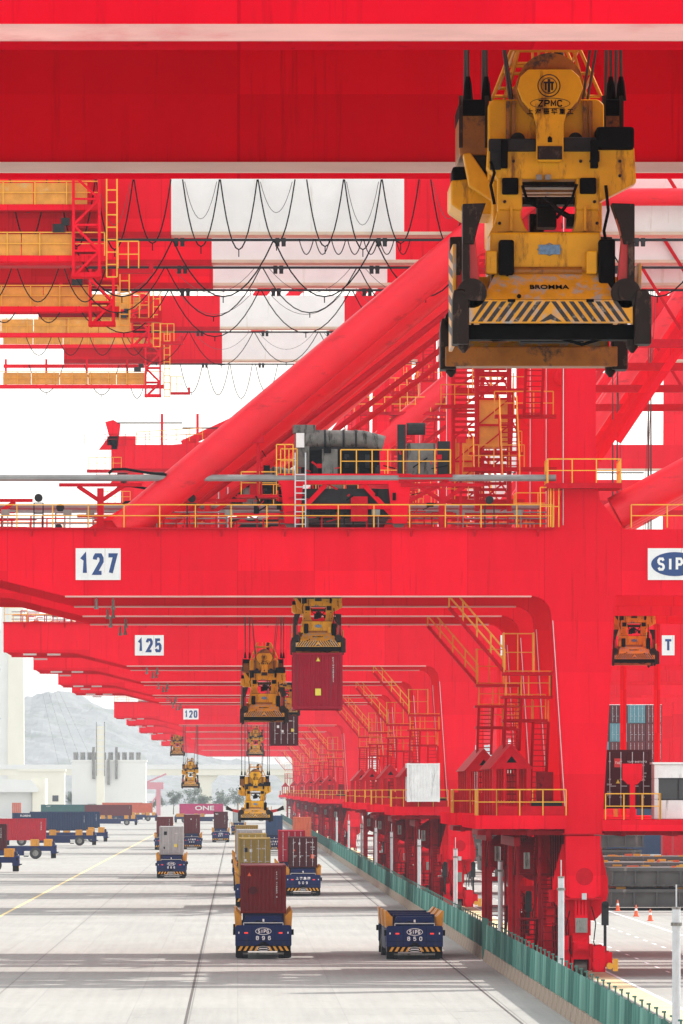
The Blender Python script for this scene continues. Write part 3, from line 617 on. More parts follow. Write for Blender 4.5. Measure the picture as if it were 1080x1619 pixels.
        while zz < zt-.3:
            zn = min(zz+1.25, zt)
            for y in (ya, yb):
                t.bar((xa, y, zn), (xb2, y, zn), .1); p, q = ((xa, xb2), (xb2, xa))[k % 2]; t.bar((p, y, zz), (q, y, zn), .12)
            zz = zn; k += 1
        t.box(xa-.1, xb2+.1, ya, yb, tower_z, tower_z+.22).box(xa, xb2, ya, yb, tower_z+1.2, tower_z+1.3)
        obj('access_tower', t, RED, root, (-CX, 0, 0))
        l = MB()
        for x in (xb2+.35, xb2+.85): l.bar((x, y0, tower_z), (x, y0, zt), .07)
        zz = tower_z
        while zz < zt: l.bar((xb2+.35, y0, zz), (xb2+.85, y0, zz), .06); zz += .6
        l.railing([(xb2+.9, y0-.3, tower_z+.4), (xb2+1.9, y0-.3, tower_z+.4)], 1.3, .5)
        obj('access_ladder', l, YEL, root, (-CX, 0, 0))
        obj('tower_floodlight', MB().box(-8.9, -8.3, y0-.2, y0+.2, zf+1.4, zf+1.8).box(-8.5, -8.1, y0-.1, y0+.3, zf+1.75, zf+2.1), DGREY, root, (-CX, 0, 0))
        b = MB()
        b.box(xb2+.9, xb2+2.6, y0, y0+.8, tower_z+.2, tower_z+.4); b.box(xb2+2.4, xb2+2.6, y0, y0+.3, tower_z+.4, tower_z+.8)
        obj('side_bracket', b, RED2, root, (-CX, 0, 0))
    if gy < 10:
        # zig-zag access stairs on the column, landward side
        t, r_ = MB(), MB(); zz = 24.2; k = 0
        while zz < z0-3.2:
            xs = 12.9 if k % 2 == 0 else 14.1
            flight(r_, t, (xs, 3.0 if k % 2 == 0 else 6.6, zz), (xs, 6.6 if k % 2 == 0 else 3.0, zz+3.2), .85, 'y', 13)
            t.box(12.7, 15.7, 6.6 if k % 2 == 0 else 1.8, 7.8 if k % 2 == 0 else 3.0, zz+3.15, zz+3.3)
            r_.railing([(12.7, (7.8 if k % 2 == 0 else 1.8), zz+3.3), (15.6, (7.8 if k % 2 == 0 else 1.8), zz+3.3)], 1.2, .9)
            zz += 3.2; k += 1
        obj('column_stair', t, RED2, root, (-CX, 0, 0)); obj('column_stair_rail', r_, YEL, root, (-CX, 0, 0))

SK_A = ('steep_brace', 'rear_column', 'rear_gallery', 'rear_gallery_rail', 'rear_ladder', 'mast', 'mast_brace', 'mast_tie'); SK_B = ('waterside_brace', 'upper_tie_tube'); SK_127 = SK_A+('platform_hanger',); SK_128 = SK_127+('bottom_flange',)
make_crane(128, 87.3, 'red crane nearest the camera whose two wide beams cross the top', 36.1, (2, 19.8), 33.8, SK_128)
make_crane(127, 335.5, 'red crane whose front beam carries the number 127 board', 36.1, (2, 19.8), 33.8, SK_127)
make_crane(126, 373.5, 'red crane standing directly behind the one numbered 127', 36.4, (2,), 34.0, SK_A)
make_crane(125, 523, 'red crane whose beam carries the number 125 board', 44.0, (2,), 42.4, SK_B)
make_crane(124, 600, 'red crane next in line after the number 125 one', 46.3, (2,), 43.0, SK_B)
make_crane(123, 683, 'red crane with a pink boom end, two after number 125', 40.7, (2,), 37.5, SK_B)
make_crane(122, 740, 'red crane three places after number 125', 39.8, (2,), 37, SK_B)
FAR_SKIP = SK_B+('junction_box', 'pipework', 'conduit', 'floodlight', 'hose', 'flange_bracket', 'bogie_wheel', 'drive_motor', 'storm_pin', 'notice_plate', 'buffer', 'foot_lamp', 'foot_plug', 'ladder', 'under_lamp', 'column_ladder')
for n_, (D, lab) in enumerate(((993, 'hazy red crane whose beam carries the number 120 board'), (1104, 'hazy red crane directly behind the one numbered 120'),
        (1247, 'hazy red crane second behind the one numbered 120'), (1421, 'hazy red crane third behind the one numbered 120'),
        (1610, 'hazy red crane fourth behind the one numbered 120'), (1905, 'faint pink crane farthest away in the row'))):
    make_crane(120-n_, D, lab, 41.0, (2,), 38, FAR_SKIP)
# lip flanges of the nearest crane (thick; near one faded, far one brightened by its colour)
r0 = CRANES[128]
for y in (0, PITCH): obj('rail_flange', MB().box(-17.5, 46, -.09+y, -.002+y, 18.402, 18.61 if y == 0 else 18.56), FLANGE if y == 0 else FLANGE2, r0, (-CX, 0, 0))
# number and company boards
def board(key, s, xc, zc, wd, ht, size, kind='num'):
    r = CRANES[key]; b = obj('sign_board', MB().box(-wd/2, wd/2, -.06, 0, -ht/2, ht/2), BOARD, r, (xc-CX, -.02, zc))
    if kind == 'num': lettering(s, size*1.0, NAVY, b, (0, -.066, 0), bold=1, sx=.60 if len(s) > 1 else .95)
    elif kind == 'logo':
        obj('logo_oval', MB().prism(ellipse(wd*.44, ht*.38), -.075, -.061), NAVY, b); lettering(s, size*.95, BOARD, b, (0, -.082, 0), bold=1, sx=.72)
board(127, '127', -6.7, 19.92, 2.17, 1.53, 1.45); board(125, '125', -6.6, 19.92, 2.17, 1.53, 1.45); board(120, '120', -6.6, 19.92, 2.17, 1.53, 1.45)
board(127, 'SIPG', 21.1, 19.92, 2.6, 1.53, .93, 'logo'); board(125, 'SIPG', 21.1, 19.92, 2.6, 1.53, .93, 'logo')
board(125, 'T', 32.4, 19.92, .95, 1.5, 1.3)

# ---------------------------------------------------------------- portal trolleys on the beams
def make_trolley():
    t = empty('portal_trolley')
    f = MB()
    for y in (.4, PITCH+.6):
        f.box(-3.2, 3.2, y, y+.7, 2.1, 2.6); 
        for x in (-2.9, 2.3): f.prism([(x, 0.2), (x+.7, .2), (x+.9, 2.2), (x-.2, 2.2)], y, y+.6)
        f.bar((-2.4, y+.3, .5), (-.9, y+.3, 2.1), .22).bar((2.4, y+.3, .5), (.9, y+.3, 2.1), .22).box(-3.0, 3.0, y+.1, y+.5, .9, 1.15)
    for x in (-3.1, 2.4): f.box(x, x+.7, 1.1, PITCH+.6, 1.9, 2.5)
    obj('frame', f, RED, t)
    obj('outrigger', MB().bar((2.6, .5, 2.3), (5.2, .5, 2.45), .3).bar((2.6, .5, 1.0), (5.0, .5, 2.3), .2).box(2.6, 5.2, .2, 3, 2.42, 2.55), RED2, t)
    obj('undercarriage', MB().box(-2.2, 2.2, .9, PITCH, .6, 1.9), DGREY, t)
    for k, x in enumerate((-2.6, 2.6)):
        obj('wheel', MB().cyl((x, .6, .25), .3, .3, n=18), RAIL, t); obj('wheel', MB().cyl((x, PITCH+.6, .25), .3, .3, n=18), RAIL, t)
    obj('duct', MB().tube([(-1.9, 1.4, 4.35), (.9, 1.4, 4.35), (1.9, 1.4, 4.1)], .42, 16, r2=.38), MACH, t, smooth=True)
    obj('duct_bands', MB().cyl((-1.0, 1.4, 4.35), .45, .1, 'x', 16).cyl((-.1, 1.4, 4.35), .45, .1, 'x', 16).cyl((.5, 1.4, 4.35), .44, .1, 'x', 16), DGREY, t)
    obj('chimney', MB().box(-2.4, -1.7, 1.2, 2.0, 2.6, 4.6).box(-2.5, -1.4, 1.1, 2.1, 4.6, 5.0), MACH, t, bevel=.05)
    obj('winch_drum', MB().cyl((-1.7, 2.2, 3.2), .85, 3.4, 'x', 20), BLACK, t)
    ribs = MB()
    for k in range(7): ribs.cyl((-1.5+k*.5, 1.5, 2.75+.5*(k % 2)), .34, .22, 'x', 14)
    obj('drum_flange', ribs, DGREY, t)
    obj('control_cabinet', MB().box(-1.1, -.35, .5, 1.0, 2.6, 3.8), MACH, t); obj('control_cabinet', MB().box(3.0, 4.4, .9, 2.0, 2.55, 4.1), MACH, t)
    obj('control_cabinet', MB().box(4.5, 5.1, 1.0, 2.2, 2.55, 4.2), DGREY, t)
    obj('fan_unit', MB().box(2.55, 2.95, .8, 1.4, 2.6, 5.0).cyl((3.0, 1.1, 4.8), .3, .9, 'x', 12), DGREY, t)
    obj('notice', MB().box(-2.35, -1.95, 1.05, 1.08, 3.9, 4.6), BOARD, t)
    obj('railing', MB().railing([(-3.1, .35, 2.6), (-2.3, .35, 2.6)], 1.2, .4).railing([(-.2, .25, 2.6), (5.1, .25, 2.6), (5.1, 3, 2.6)], 1.15, .75), YEL, t)
    obj('railing', MB().railing([(-3.3, .2, 2.5), (-2.5, .2, 2.5)], 1.5, .35).railing([(-3.3, .8, 1.4), (-2.3, .8, 1.4)], 1.2, .5).railing([(-5.0, .6, 1.6), (-3.3, .6, 1.6)], 1.1, .7), YEL, t)
    l = MB()
    for x in (-2.4, -1.9): l.bar((x, .1, .0), (x, .1, 3.6), .06)
    for k in range(9): l.bar((-2.4, .1, .15+k*.3), (-1.9, .1, .15+k*.3), .05)
    obj('ladder', l, GREY, t)
    obj('side_deck', MB().box(-5.2, -3.2, .4, 2.2, 1.45, 1.6).box(-4.6, -4.0, .8, 1.4, 1.6, 2.3), RED2, t)
    obj('mast', MB().bar((-4.2, .6, 1.6), (-4.2, .6, 4.2), .12).bar((-4.0, .6, 1.6), (-4.15, .6, 4.0), .07).box(-4.5, -3.9, .45, .75, 4.1, 4.5), RED2, t)
    obj('mast', MB().bar((5.6, .6, .4), (5.6, .6, 4.2), .12).box(5.4, 5.85, .45, .75, 4.1, 4.4), RED2, t)
    obj('panel', MB().box(.3, 1.1, .4, .6, .3, 1.5), RED2, t)
    rn = random.Random(5); cl1 = MB(); cl2 = MB()
    for k in range(70):
        x = rn.uniform(-4.4, 5.0); z = rn.choice((rn.uniform(.2, 1.9), rn.uniform(2.6, 3.6))); y = rn.uniform(.15, 1.4); q = cl1 if rn.random() < .6 else cl2
        if rn.random() < .5: q.bar((x, y, z), (x+rn.uniform(-.8, .8), y, z+rn.uniform(-.2, .5)), rn.uniform(.04, .09))
        else: q.box(x, x+rn.uniform(.1, .35), y, y+.2, z, z+rn.uniform(.1, .4))
    o = obj('small_fittings', cl1, BLACK, t); o['kind'] = 'stuff'; o = obj('small_brackets', cl2, RED2, t); o['kind'] = 'stuff'
    return t
trolley = make_trolley()
trolley.location = (5.2, 335.5, 21.7); tag(trolley, 'red trolley with grey duct and winch on the number 127 beam', 'trolley', 'trolleys on the portal beams')
for (x, D, lab) in ((3.9, 87.3, 'trolley above the nearest hanging yellow spreader'), (1.4, 373.5, 'trolley on the crane directly behind number 127'),
                    (1.4, 523, 'trolley on the beam of crane 125'), (2.9, 600, 'hazy trolley on the crane next after number 125')):
    c = copy_tree(trolley); c.location = (x, D, 21.7); c['label'] = lab

# ---------------------------------------------------------------- spreaders
D0, PXC, ZB = 93.0, 868.0, 14.93
LIFT = .06
XC = (PXC-375)*D0/11000
def hx(px, d=0): return (px-375)*(D0+d)/11000-XC
def hz_(py, d=0): return 9+(1250-py)*(D0+d)/11000-ZB
def hp(pts, d=0): return [(hx(a, d), hz_(b, d)) for a, b in pts]
def hbox(mb, x0, x1, y0, y1, d0, d1): return mb.box(hx(x0, d0), hx(x1, d0), d0, d1, hz_(y1, d0), hz_(y0, d0))
def make_spreader():
    s = empty('container_spreader')
    BV = .018
    # end beams, chevron plates, sloped aprons
    for far in (0, 1):
        y = 0 if not far else 6.1; sg = 1 if not far else -1
        yy = lambda a, b: (min(y+sg*a, y+sg*b), max(y+sg*a, y+sg*b))
        a, b = yy(.3, .7) if not far else yy(.05, .6); e_ = obj('end_beam', MB().box(-1.22, 1.22, a, b, .06 if not far else .02, .26 if not far else .30), BLACK if not far else YDARK, s, bevel=BV)
        for x in (-1.13, 1.13):
            obj('twistlock', MB().cyl((x, y+sg*.3, -.05), .075, .1, 'z', 12).cyl((x, y+sg*.3, -.12), .02, .08, 'z', 12, r2=.085), RUST, e_)
        a, b = yy(0, .1); pl = obj('chevron_plate', MB().box(-1.07, 1.12, a, b, .26, .57), YWORN, s, bevel=.01)
        st = MB(); yf = -.004 if not far else 6.1+.004
        for k in range(-9, 10):
            x0 = .025+k*.118
            if abs(k) <= 0: continue
            d_ = -.26 if k > 0 else .26        # '^' pattern
            q = [(x0-.03, .285), (x0+.03, .285), (x0+.03-d_*-1*.0, .285)]
            xt = x0-(.2 if k > 0 else -.2)
            poly = [(x0-.032, .28), (x0+.032, .28), (xt+.032, .55), (xt-.032, .55)]
            if k in (1,): poly = [(x0-.032, .28), (x0+.032, .28), (.025, .385), (.025, .31)]
            if k in (-1,): poly = [(x0-.032, .28), (x0+.032, .28), (.025, .31), (.025, .385)]
            poly = [(max(-1.04, min(1.09, px_)), pz) for px_, pz in poly]
            if k < 0 and False: pass
            st.prism(poly, min(yf, y), max(yf, y))
        obj('chevron_stripes', st, STRIPE, pl)
        ap = MB()
        V = [(-.89, y, .575), (.93, y, .575), (.70, y+sg*.5, 1.0), (-.68, y+sg*.5, 1.0), (-.89, y+sg*.6, .575), (.93, y+sg*.6, .575)]
        F = [(0, 1, 2, 3), (0, 3, 4), (1, 5, 2), (4, 3, 2, 5), (0, 4, 5, 1)]
        if far: F = [f[::-1] for f in F]
        ao = obj('apron', ap.add(V, F), YWORN, s)
        if not far:
            obj('maker_plate', MB().box(-.27, .29, -.012, .0, -.075, .075), YEL, ao, (0, .22, .74), (R(-49.6), 0, 0))
            lettering('BROMMA', .125, BLACK, ao, (.01, .195, .755), bold=.001, rot=(R(90-49.6), 0, 0))
            obj('bolt_row', MB().cyl((-.4, .0, .62), .03, .03, 'y', 10).box(-.55, -.45, -.02, .02, .54, .58).box(.5, .6, -.02, .02, .54, .58), BLACK, ao)
        # corner posts
        a, b = yy(-.02, .5)
        for x in (-1.29, 1.15): obj('corner_post', MB().prism([(x, -.02), (x+.22, -.02), (x+.22, .62), (x+.14, .72), (x+.02, .70), (x, .55)], a, b), RUST, s, bevel=BV)
        # flippers
        for sx_ in (-1, 1):
            poly = [(sx_*.86, 1.84), (sx_*1.13, 1.83), (sx_*1.14, 1.3), (sx_*1.13, .68), (sx_*.93, .68), (sx_*.93, .9), (sx_*.98, 1.42)]
            a, b = yy(.12, .42); fl = obj('flipper_arm', MB().prism(poly, a, b), FLIP, s, bevel=.012)
            a, b = yy(.06, .46); obj('flipper_plate', MB().prism([(sx_*.84, 1.87), (sx_*1.15, 1.86), (sx_*1.15, 1.32), (sx_*1.0, 1.32), (sx_*.95, 1.55)], a, b), RUST, fl, bevel=.01)
            obj('flipper_shank', MB().prism([(sx_*1.06, 1.32), (sx_*1.15, 1.32), (sx_*1.15, .66), (sx_*1.05, .66)], a, b), RUST, fl)
            a, b = yy(.0, .5); obj('flipper_hub', MB().cyl((sx_*1.03, a, .66), .2, b-a, 'y', 20).cyl((sx_*1.03, a-.03, .66), .1, b-a+.06, 'y', 16), RUST, s)
    # main frame
    for x in (-.75, .33): obj('telescopic_beam', MB().box(x, x+.42, .55, 5.55, .35, .95), YDARK, s, bevel=BV)
    obj('centre_frame', MB().box(-1.05, 1.05, 1.9, 4.2, .40, 1.02), YSP, s, bevel=BV)
    obj('hydraulic_bar', MB().cyl((-1.15, .75, .17), .055, 2.3, 'x', 12).cyl((-.9, .85, .32), .04, 1.8, 'x', 12).box(-.35, .5, .7, 1.0, .05, .2), BLACK, s)
    hs = MB()
    for k in range(6): hs.tube([(-.9+k*.3, .7, .33), (-.8+k*.3, .62, .2), (-.6+k*.3, .68, .12), (-.45+k*.3, .75, .22)], .022, 6)
    obj('hose', hs, BLACK, s, smooth=True)
    g = obj('side_guard', MB().box(-1.27, -1.22, .55, 2.3, .02, 1.36), YWORN, s, bevel=.01)
    st = MB()
    for k in range(6): st.prism([(.6, .1+k*.2), (.6, .2+k*.2), (2.2, .3+k*.2+.1), (2.2, .2+k*.2+.1)], -1.274, -1.27, 'yz')
    obj('guard_stripes', st, STRIPE, g)
    obj('side_guard', MB().box(1.22, 1.27, .55, 2.3, .02, 1.1), YWORN, s, bevel=.01)
    # upper body of the spreader
    d = .5
    body = MB(); hbox(body, 775, 950, 374, 440, d, 2.2); bo = obj('upper_body', body, YSP, s, bevel=.03)
    obj('body_lip', MB().cyl((hx(808, d), d-.03, hz_(436, d)), .06, .95, 'x', 12), YDARK, bo)
    obj('data_plate', hbox(MB(), 852, 886, 394, 409, d-.025, d), BLUEP, bo)
    obj('plate_rim', ring(MB(), hx(869, d-.01), hz_(401.5, d-.01), .175, .09, .02, d-.02, d-.005, 4), MGREY, bo)
    for x0, x1, y0, y1 in ((789, 813, 386, 441), (947, 973, 385, 470)):
        obj('lamp_housing', hbox(MB(), x0, x1, y0, y1, d-.22, d+.1), BLACK, s, bevel=.03)
    for x0, x1 in ((768, 786), (927, 944)): obj('body_block', hbox(MB(), x0, x1, 403, 440, d-.18, d), YSP, s, bevel=.02)
    d = .85
    for pts in ([(772, 380), (840, 380), (830, 366), (824, 350), (824, 338), (787, 338), (783, 358)], [(950, 380), (902, 380), (908, 366), (911, 350), (911, 338), (946, 338), (948, 358)]):
        u = obj('upright', MB().prism(hp(pts, d), d, d+.5), YSP, s, bevel=.02)
        cx = sum(p[0] for p in pts)/len(pts); o_ = MB(); hbox(o_, cx-2, cx+2, 333, 372, d-.09, d); obj('rib', o_, YSP, u)
    # the head block
    d = .8
    top = MB().prism(hp([(772, 240), (1003, 240), (1006, 296), (948, 326), (946, 290), (911, 290), (826, 290), (788, 290), (770, 272)], d), d, d+.45)
    hbo = obj('head_block', top, YSP, s, bevel=.02)
    for xa_, xb_ in ((787, 826), (911, 948)): obj('head_frame', hbox(MB(), xa_, xb_, 288, 339, d+.02, d+.4), YSP, s, bevel=.02)
    for x0, x1, y0, y1 in ((794, 820, 288, 314), (917, 943, 288, 313)): obj('pad', hbox(MB(), x0, x1, y0, y1, d-.06, d+.05), BLACK, hbo, bevel=.02)
    fill = MB(); hbox(fill, 772, 955, 245, 290, 1.25, 4.6); hbox(fill, 779, 800, 288, 374, 1.4, 4.5); hbox(fill, 930, 952, 288, 374, 1.4, 4.5)
    obj('head_body', fill, YSP, s, bevel=.02)
    ins = MB(); hbox(ins, 850, 880, 330, 366, 2, 2.5); hbox(ins, 826, 912, 292, 300, 1.7, 2.0); hbox(ins, 826, 912, 318, 330, 2.4, 2.8); hbox(ins, 896, 912, 345, 365, 1.8, 2.2)
    ins.tube([(hx(860, 1.6), 1.6, hz_(320, 1.6)), (hx(880, 1.6), 1.6, hz_(338, 1.6)), (hx(900, 1.6), 1.6, hz_(350, 1.6))], .04, 8)
    hbox(ins, 838, 860, 345, 375, 2.6, 3.0)
    obj('inner_machinery', ins, RUST, s)
    obj('spreader_pipe', MB().cyl((hx(826, 1.4), 1.4, hz_(309, 1.4)), .018, .72, 'x', 8).cyl((hx(826, 1.3), 1.3, hz_(315, 1.3)), .012, .72, 'x', 8), YDARK, s)
    sm = MB(); hbox(sm, 848, 857, 283, 291, d-.1, d); hbox(sm, 862, 871, 283, 291, d-.1, d); obj('terminal', sm, MGREY, hbo)
    # side wing at the back left with its cap
    d2 = 2.2
    obj('wing', MB().prism(hp([(713, 292), (772, 286), (790, 300), (790, 345), (735, 345), (713, 330)], d2), d2, d2+1.6), YSP, s, bevel=.03)
    obj('wing_cap', hbox(MB(), 715, 744, 270, 293, d2, d2+.8), BLACK, s, bevel=.04)
    obj('wing_strut', MB().prism(hp([(732, 250), (744, 248), (792, 318), (788, 330), (742, 300)], 1.6), 1.6, 1.9), YSP, s, bevel=.02)
    # black buffer bar
    d3 = .72
    obj('buffer_bar', hbox(MB(), 773, 848, 226, 246, d3, d3+.2), DGREY, s, bevel=.02); obj('buffer_bar', hbox(MB(), 890, 945, 224, 246, d3, d3+.2), DGREY, s, bevel=.02)
    obj('buffer_box', hbox(MB(), 943, 1003, 207, 243, d3-.05, d3+.6), BLACK, s, bevel=.04)
    for x0, x1 in ((792, 803), (934, 946)): obj('buffer_post', hbox(MB(), x0, x1, 228, 272, d3-.06, d3+.15), BLACK, s, bevel=.01)
    for cx, cy_ in ((819, 228), (910, 228)): obj('buffer_disc', MB().cyl((hx(cx, .95), .95, hz_(cy_, .95)), .1, .2, 'y', 20), DGREY, s)
    obj('cable_clutter', hbox(hbox(MB(), 775, 792, 240, 275, .74, .85), 938, 948, 246, 262, .7, .8), DGREY, s)
    # upper housing
    d4 = 1.2
    up = MB().prism(hp([(772, 246), (772, 172), (780, 164), (946, 164), (955, 172), (955, 246)], d4), d4, 4.4)
    uo = obj('sheave_housing', up, YSP, s, bevel=.025)
    for x in (803, 812, 925, 934): obj('rib', hbox(MB(), x-3, x+3, 166, 244, d4-.07, d4), YDARK, uo)
    sh = [(835, 117), (904, 117), (916, 128), (922, 146), (914, 166), (896, 186), (891, 204), (891, 258), (886, 263), (852, 263), (848, 258), (848, 204), (843, 186), (826, 166), (818, 146), (823, 128)]
    d5 = .62
    so = obj('shield_plate', MB().prism(hp(sh, d5), d5, d5+.12), YSP, s, bevel=.012)
    obj('shield_hole', MB().prism(hp([(866, 232), (866, 225), (869, 222), (873, 225), (873, 232)], d5), d5-.01, d5+.02), BLACK, so)
    obj('shield_catch', hbox(MB(), 850, 889, 238, 259, d5-.03, d5+.02), RUST, so)
    obj('sheave_drum', MB().cyl((hx(869, 1.0), .78, hz_(146, 1.0)), .45, 3.2, 'y', 32), YDARK, s, smooth=True)
    # maker's marks
    zc = hz_(142.5, d5); xc = hx(868, d5)
    lg = ring(MB(), xc, zc, .155, .155, .014, d5-.006, d5, 32); ring(lg, xc, zc, .11, .11, .012, d5-.006, d5, 28)
    lg.box(xc-.018, xc+.018, d5-.006, d5, zc-.09, zc+.09).box(xc-.07, xc+.07, d5-.007, d5, zc+.03, zc+.055).box(xc-.055, xc-.03, d5-.006, d5, zc-.06, zc+.03).box(xc+.03, xc+.055, d5-.006, d5, zc-.06, zc+.03)
    obj('emblem', lg, RUST, so)
    lettering('ZPMC', .13, BLACK, so, (hx(870, d5), d5-.004, hz_(170.5, d5)), bold=.002, sx=1.15)
    obj('emblem_oval', ring(MB(), hx(870, d5), hz_(170.5, d5), .27, .075, .008, d5-.005, d5, 36), RUST, so)
    lettering('上 海 振 华 重 工', .085, BLACK, so, (hx(870, d5), d5-.004, hz_(184, d5)), bold=.002)
    # hoses, conduits and bolts
    for k, pts in enumerate(([(776, 262), (782, 280), (776, 300), (782, 330)], [(958, 300), (962, 340), (955, 372), (960, 398)], [(826, 300), (834, 326), (850, 334), (870, 330)], [(912, 298), (905, 320), (892, 336), (880, 352)], [(800, 444), (830, 452), (880, 450), (930, 446)], [(745, 500), (748, 530), (780, 545), (820, 540)], [(880, 540), (920, 552), (960, 540), (985, 520)])):
        dd = .74 if k < 4 else .42
        obj('hydraulic_hose', MB().tube([(hx(a_, dd), dd, hz_(b_, dd)) for a_, b_ in pts], .022, 7), BLACK, s, smooth=True)
    for a_, b_ in ((798, 262), (812, 262), (918, 262), (934, 262), (980, 262), (980, 285), (798, 326), (940, 326), (790, 360), (944, 360)):
        obj('bolt', MB().cyl((hx(a_, .8), .77, hz_(b_, .8)), .022, .04, 'y', 8), RUST, s)
    obj('weld_seam', hbox(MB(), 787, 948, 373.4, 375, .84, .86), RUST, s)
    # rope blocks on both sides
    for x0, x1 in ((727, 773), (953, 986)):
        b = MB(); hbox(b, x0, x1, 188, 252, 1.7, 3.6); bo = obj('rope_block', b, YDARK, s, bevel=.02)
        obj('block_cap', hbox(MB(), x0, x1, 164, 189, 1.6, 3.7), BLACK, s, bevel=.02)
        for xx in (x0+2, x1-3): obj('side_plate', hbox(MB(), xx-3, xx+3, 158, 240, 1.5, 1.6), RUST, bo)
        hbx = MB(); hbox(hbx, x0+14, x1-4, 246, 290, 1.75, 2.3); obj('motor', hbx, DGREY, s, bevel=.03)
        for cx in (x0+13, x1-4):
            obj('rope_socket', MB().tube([(hx(cx, 2.4), 2.4, hz_(166, 2.4)), (hx(cx, 2.4), 2.4, hz_(140, 2.4)), (hx(cx, 2.4), 2.4, hz_(128, 2.4))], .075, 10, r2=.03), BLACK, s)
    # cable basket
    bk = MB(); d6 = 2.0
    tp = hz_(62, d6)
    for y in (1.6, 3.6):
        for xa, xb_ in ((778, 818), (948, 902), (800, 826), (925, 896)): bk.tube([(hx(xa, d6), y, hz_(164, d6)), (hx(xb_, d6), y, tp)], .024, 6)
        for py, x0, x1 in ((88, 812, 912), (92, 812, 912), (128, 795, 935), (164, 780, 946)): bk.tube([(hx(x0, d6), y, hz_(py, d6)), (hx(x1, d6), y, hz_(py, d6))], .022, 6)
        bk.tube([(hx(850, d6), y, hz_(110, d6)), (hx(850, d6), y, tp)], .02, 6); bk.tube([(hx(872, d6), y, hz_(110, d6)), (hx(872, d6), y, tp)], .02, 6)
    for x0 in (812, 912, 795, 935): 
        py = 90 if x0 in (812, 912) else 128; bk.tube([(hx(x0, d6), 1.6, hz_(py, d6)), (hx(x0, d6), 3.6, hz_(py, d6))], .022, 6)
    obj('cable_basket', bk, YEL, s)
    obj('power_cable', MB().tube([(hx(884, 2.6), 2.6, hz_(120, 2.6)), (hx(880, 2.6), 2.6, hz_(85, 2.6)), (hx(886, 2.6), 2.6, tp)], .09, 10), DGREY, s, smooth=True)
    return s
SOCK = [(hx(740, 2.4), 2.4), (hx(769, 2.4), 2.4), (hx(966, 2.4), 2.4), (hx(982, 2.4), 2.4)]
ZROPE = hz_(132, 2.4)
def ropes(s, top, dx=0.0):
    """hoist ropes from the four sockets up to the trolley; top is the height above the spreader base"""
    for k, (x, y) in enumerate(SOCK):
        for j in (0, 1):
            yy = y+j*1.4; sp = (-.12, .12)[j]
            obj('hoist_rope', MB().tube([(x, yy, ZROPE-.25*j), (x+sp*.4+dx, yy, top)], .026, 6), ROPE, s)
    for x0, x1 in ((SOCK[0][0], -.35), (SOCK[3][0], .45), (-.4, SOCK[1][0]-.2), (.5, SOCK[2][0]+.3)):
        obj('slack_rope', MB().tube([(x0 if abs(x0) > .6 else x1, 1.5, top), (x1 if abs(x0) > .6 else x0, 1.5, ZROPE-.9)], .02, 6), ROPE, s)
sp0 = make_spreader()
sp0.location = (XC, D0, ZB+LIFT)
tag(sp0, 'large worn yellow spreader hanging nearest the camera, top right', 'spreader', 'yellow spreaders hanging from the cranes')
SPS = [(3.93, 339.5, 15.76, 'yellow spreader gripping the red container under beam 127', 0),
       (1.44, 377.5, 12.75, 'yellow spreader hanging empty left of the raised red container', 0),
       (21.6, 378.5, 15.9, 'yellow spreader hanging between the legs at the right edge', 0),
       (1.35, 527.0, 6.7, 'yellow spreader with opened red flippers above the yellow containers', 0),
       (4.1, 604.0, 15.55, 'hazy yellow spreader holding a dark maroon container', 0),
       (-6.75, 1000.0, 9.4, 'small yellow spreader hanging free under crane 120', 0),
       (2.6, 997.0, 14.0, 'faint brown spreader behind the lowest hanging yellow one', 0),
       (-10.8, 1252.0, 15.3, 'faint small spreader below the far left beam ends', 0)]
copies = []
for x, D, z, lab, k in SPS:
    c = copy_tree(sp0); c.location = (x, D, z); c['label'] = lab; copies.append((c, z))
ropes(sp0, 22.2-ZB)
for c, z in copies: ropes(c, (36.4 if c.location.x > 20 else 22.2)-z)
# opened flippers of the one over the lane
for o in list(copies[3][0].children):
    if o.name.startswith('flipper_arm'):
        sx_ = 1 if sum(v.co.x for v in o.data.vertices) > 0 else -1
        o.rotation_euler = (0, sx_*R(75), 0)
        for ch in o.children:
            if ch.name.startswith('flipper_shank'): ch.material_slots[0].link = 'OBJECT'; ch.material_slots[0].material = FLIP
        ang = sx_*R(75); px_, pz = sx_*1.03, .66
        o.location = (px_-(px_*math.cos(ang)+pz*math.sin(ang)), 0, pz-(-px_*math.sin(ang)+pz*math.cos(ang)))

# ---------------------------------------------------------------- containers
CMATS = {}
def cmat(name, col):
    if name not in CMATS: CMATS[name] = mat('container_'+name, col, .6, spec=.2, var=.10, scale=1.2, dirt=tuple(c*.5+.03 for c in col), dirt_amt=.16, dirt_scale=1.3, dirt_stretch=(2, 2, .25))
    return CMATS[name]
MARK = mat('marking_white', (.72, .71, .68), .6)
MARKY = mat('marking_yellow', (.75, .55, .06), .5)
MARKR = mat('marking_red', (.55, .03, .03), .5)
def corr(mb, p0, p1, nrm, z0, z1, period=.28, depth=.045):
    p0, p1, n = Vector(p0), Vector(p1), Vector(nrm); L = (p1-p0).length; d = (p1-p0)/L; k = max(1, round(L/period)); pr = L/k
    prof = []
    for i in range(k): prof += [(i*pr, 0), (i*pr+pr*.28, 0), (i*pr+pr*.5, -depth), (i*pr+pr*.78, -depth)]
    prof.append((L, 0)); vs = []; fs = []
    for s_, o in prof:
        q = p0+d*s_+n*o; vs += [(q.x, q.y, z0), (q.x, q.y, z1)]
    for i in range(len(prof)-1): fs.append((2*i, 2*i+2, 2*i+3, 2*i+1))
    return mb.add(vs, fs)
CW = {}
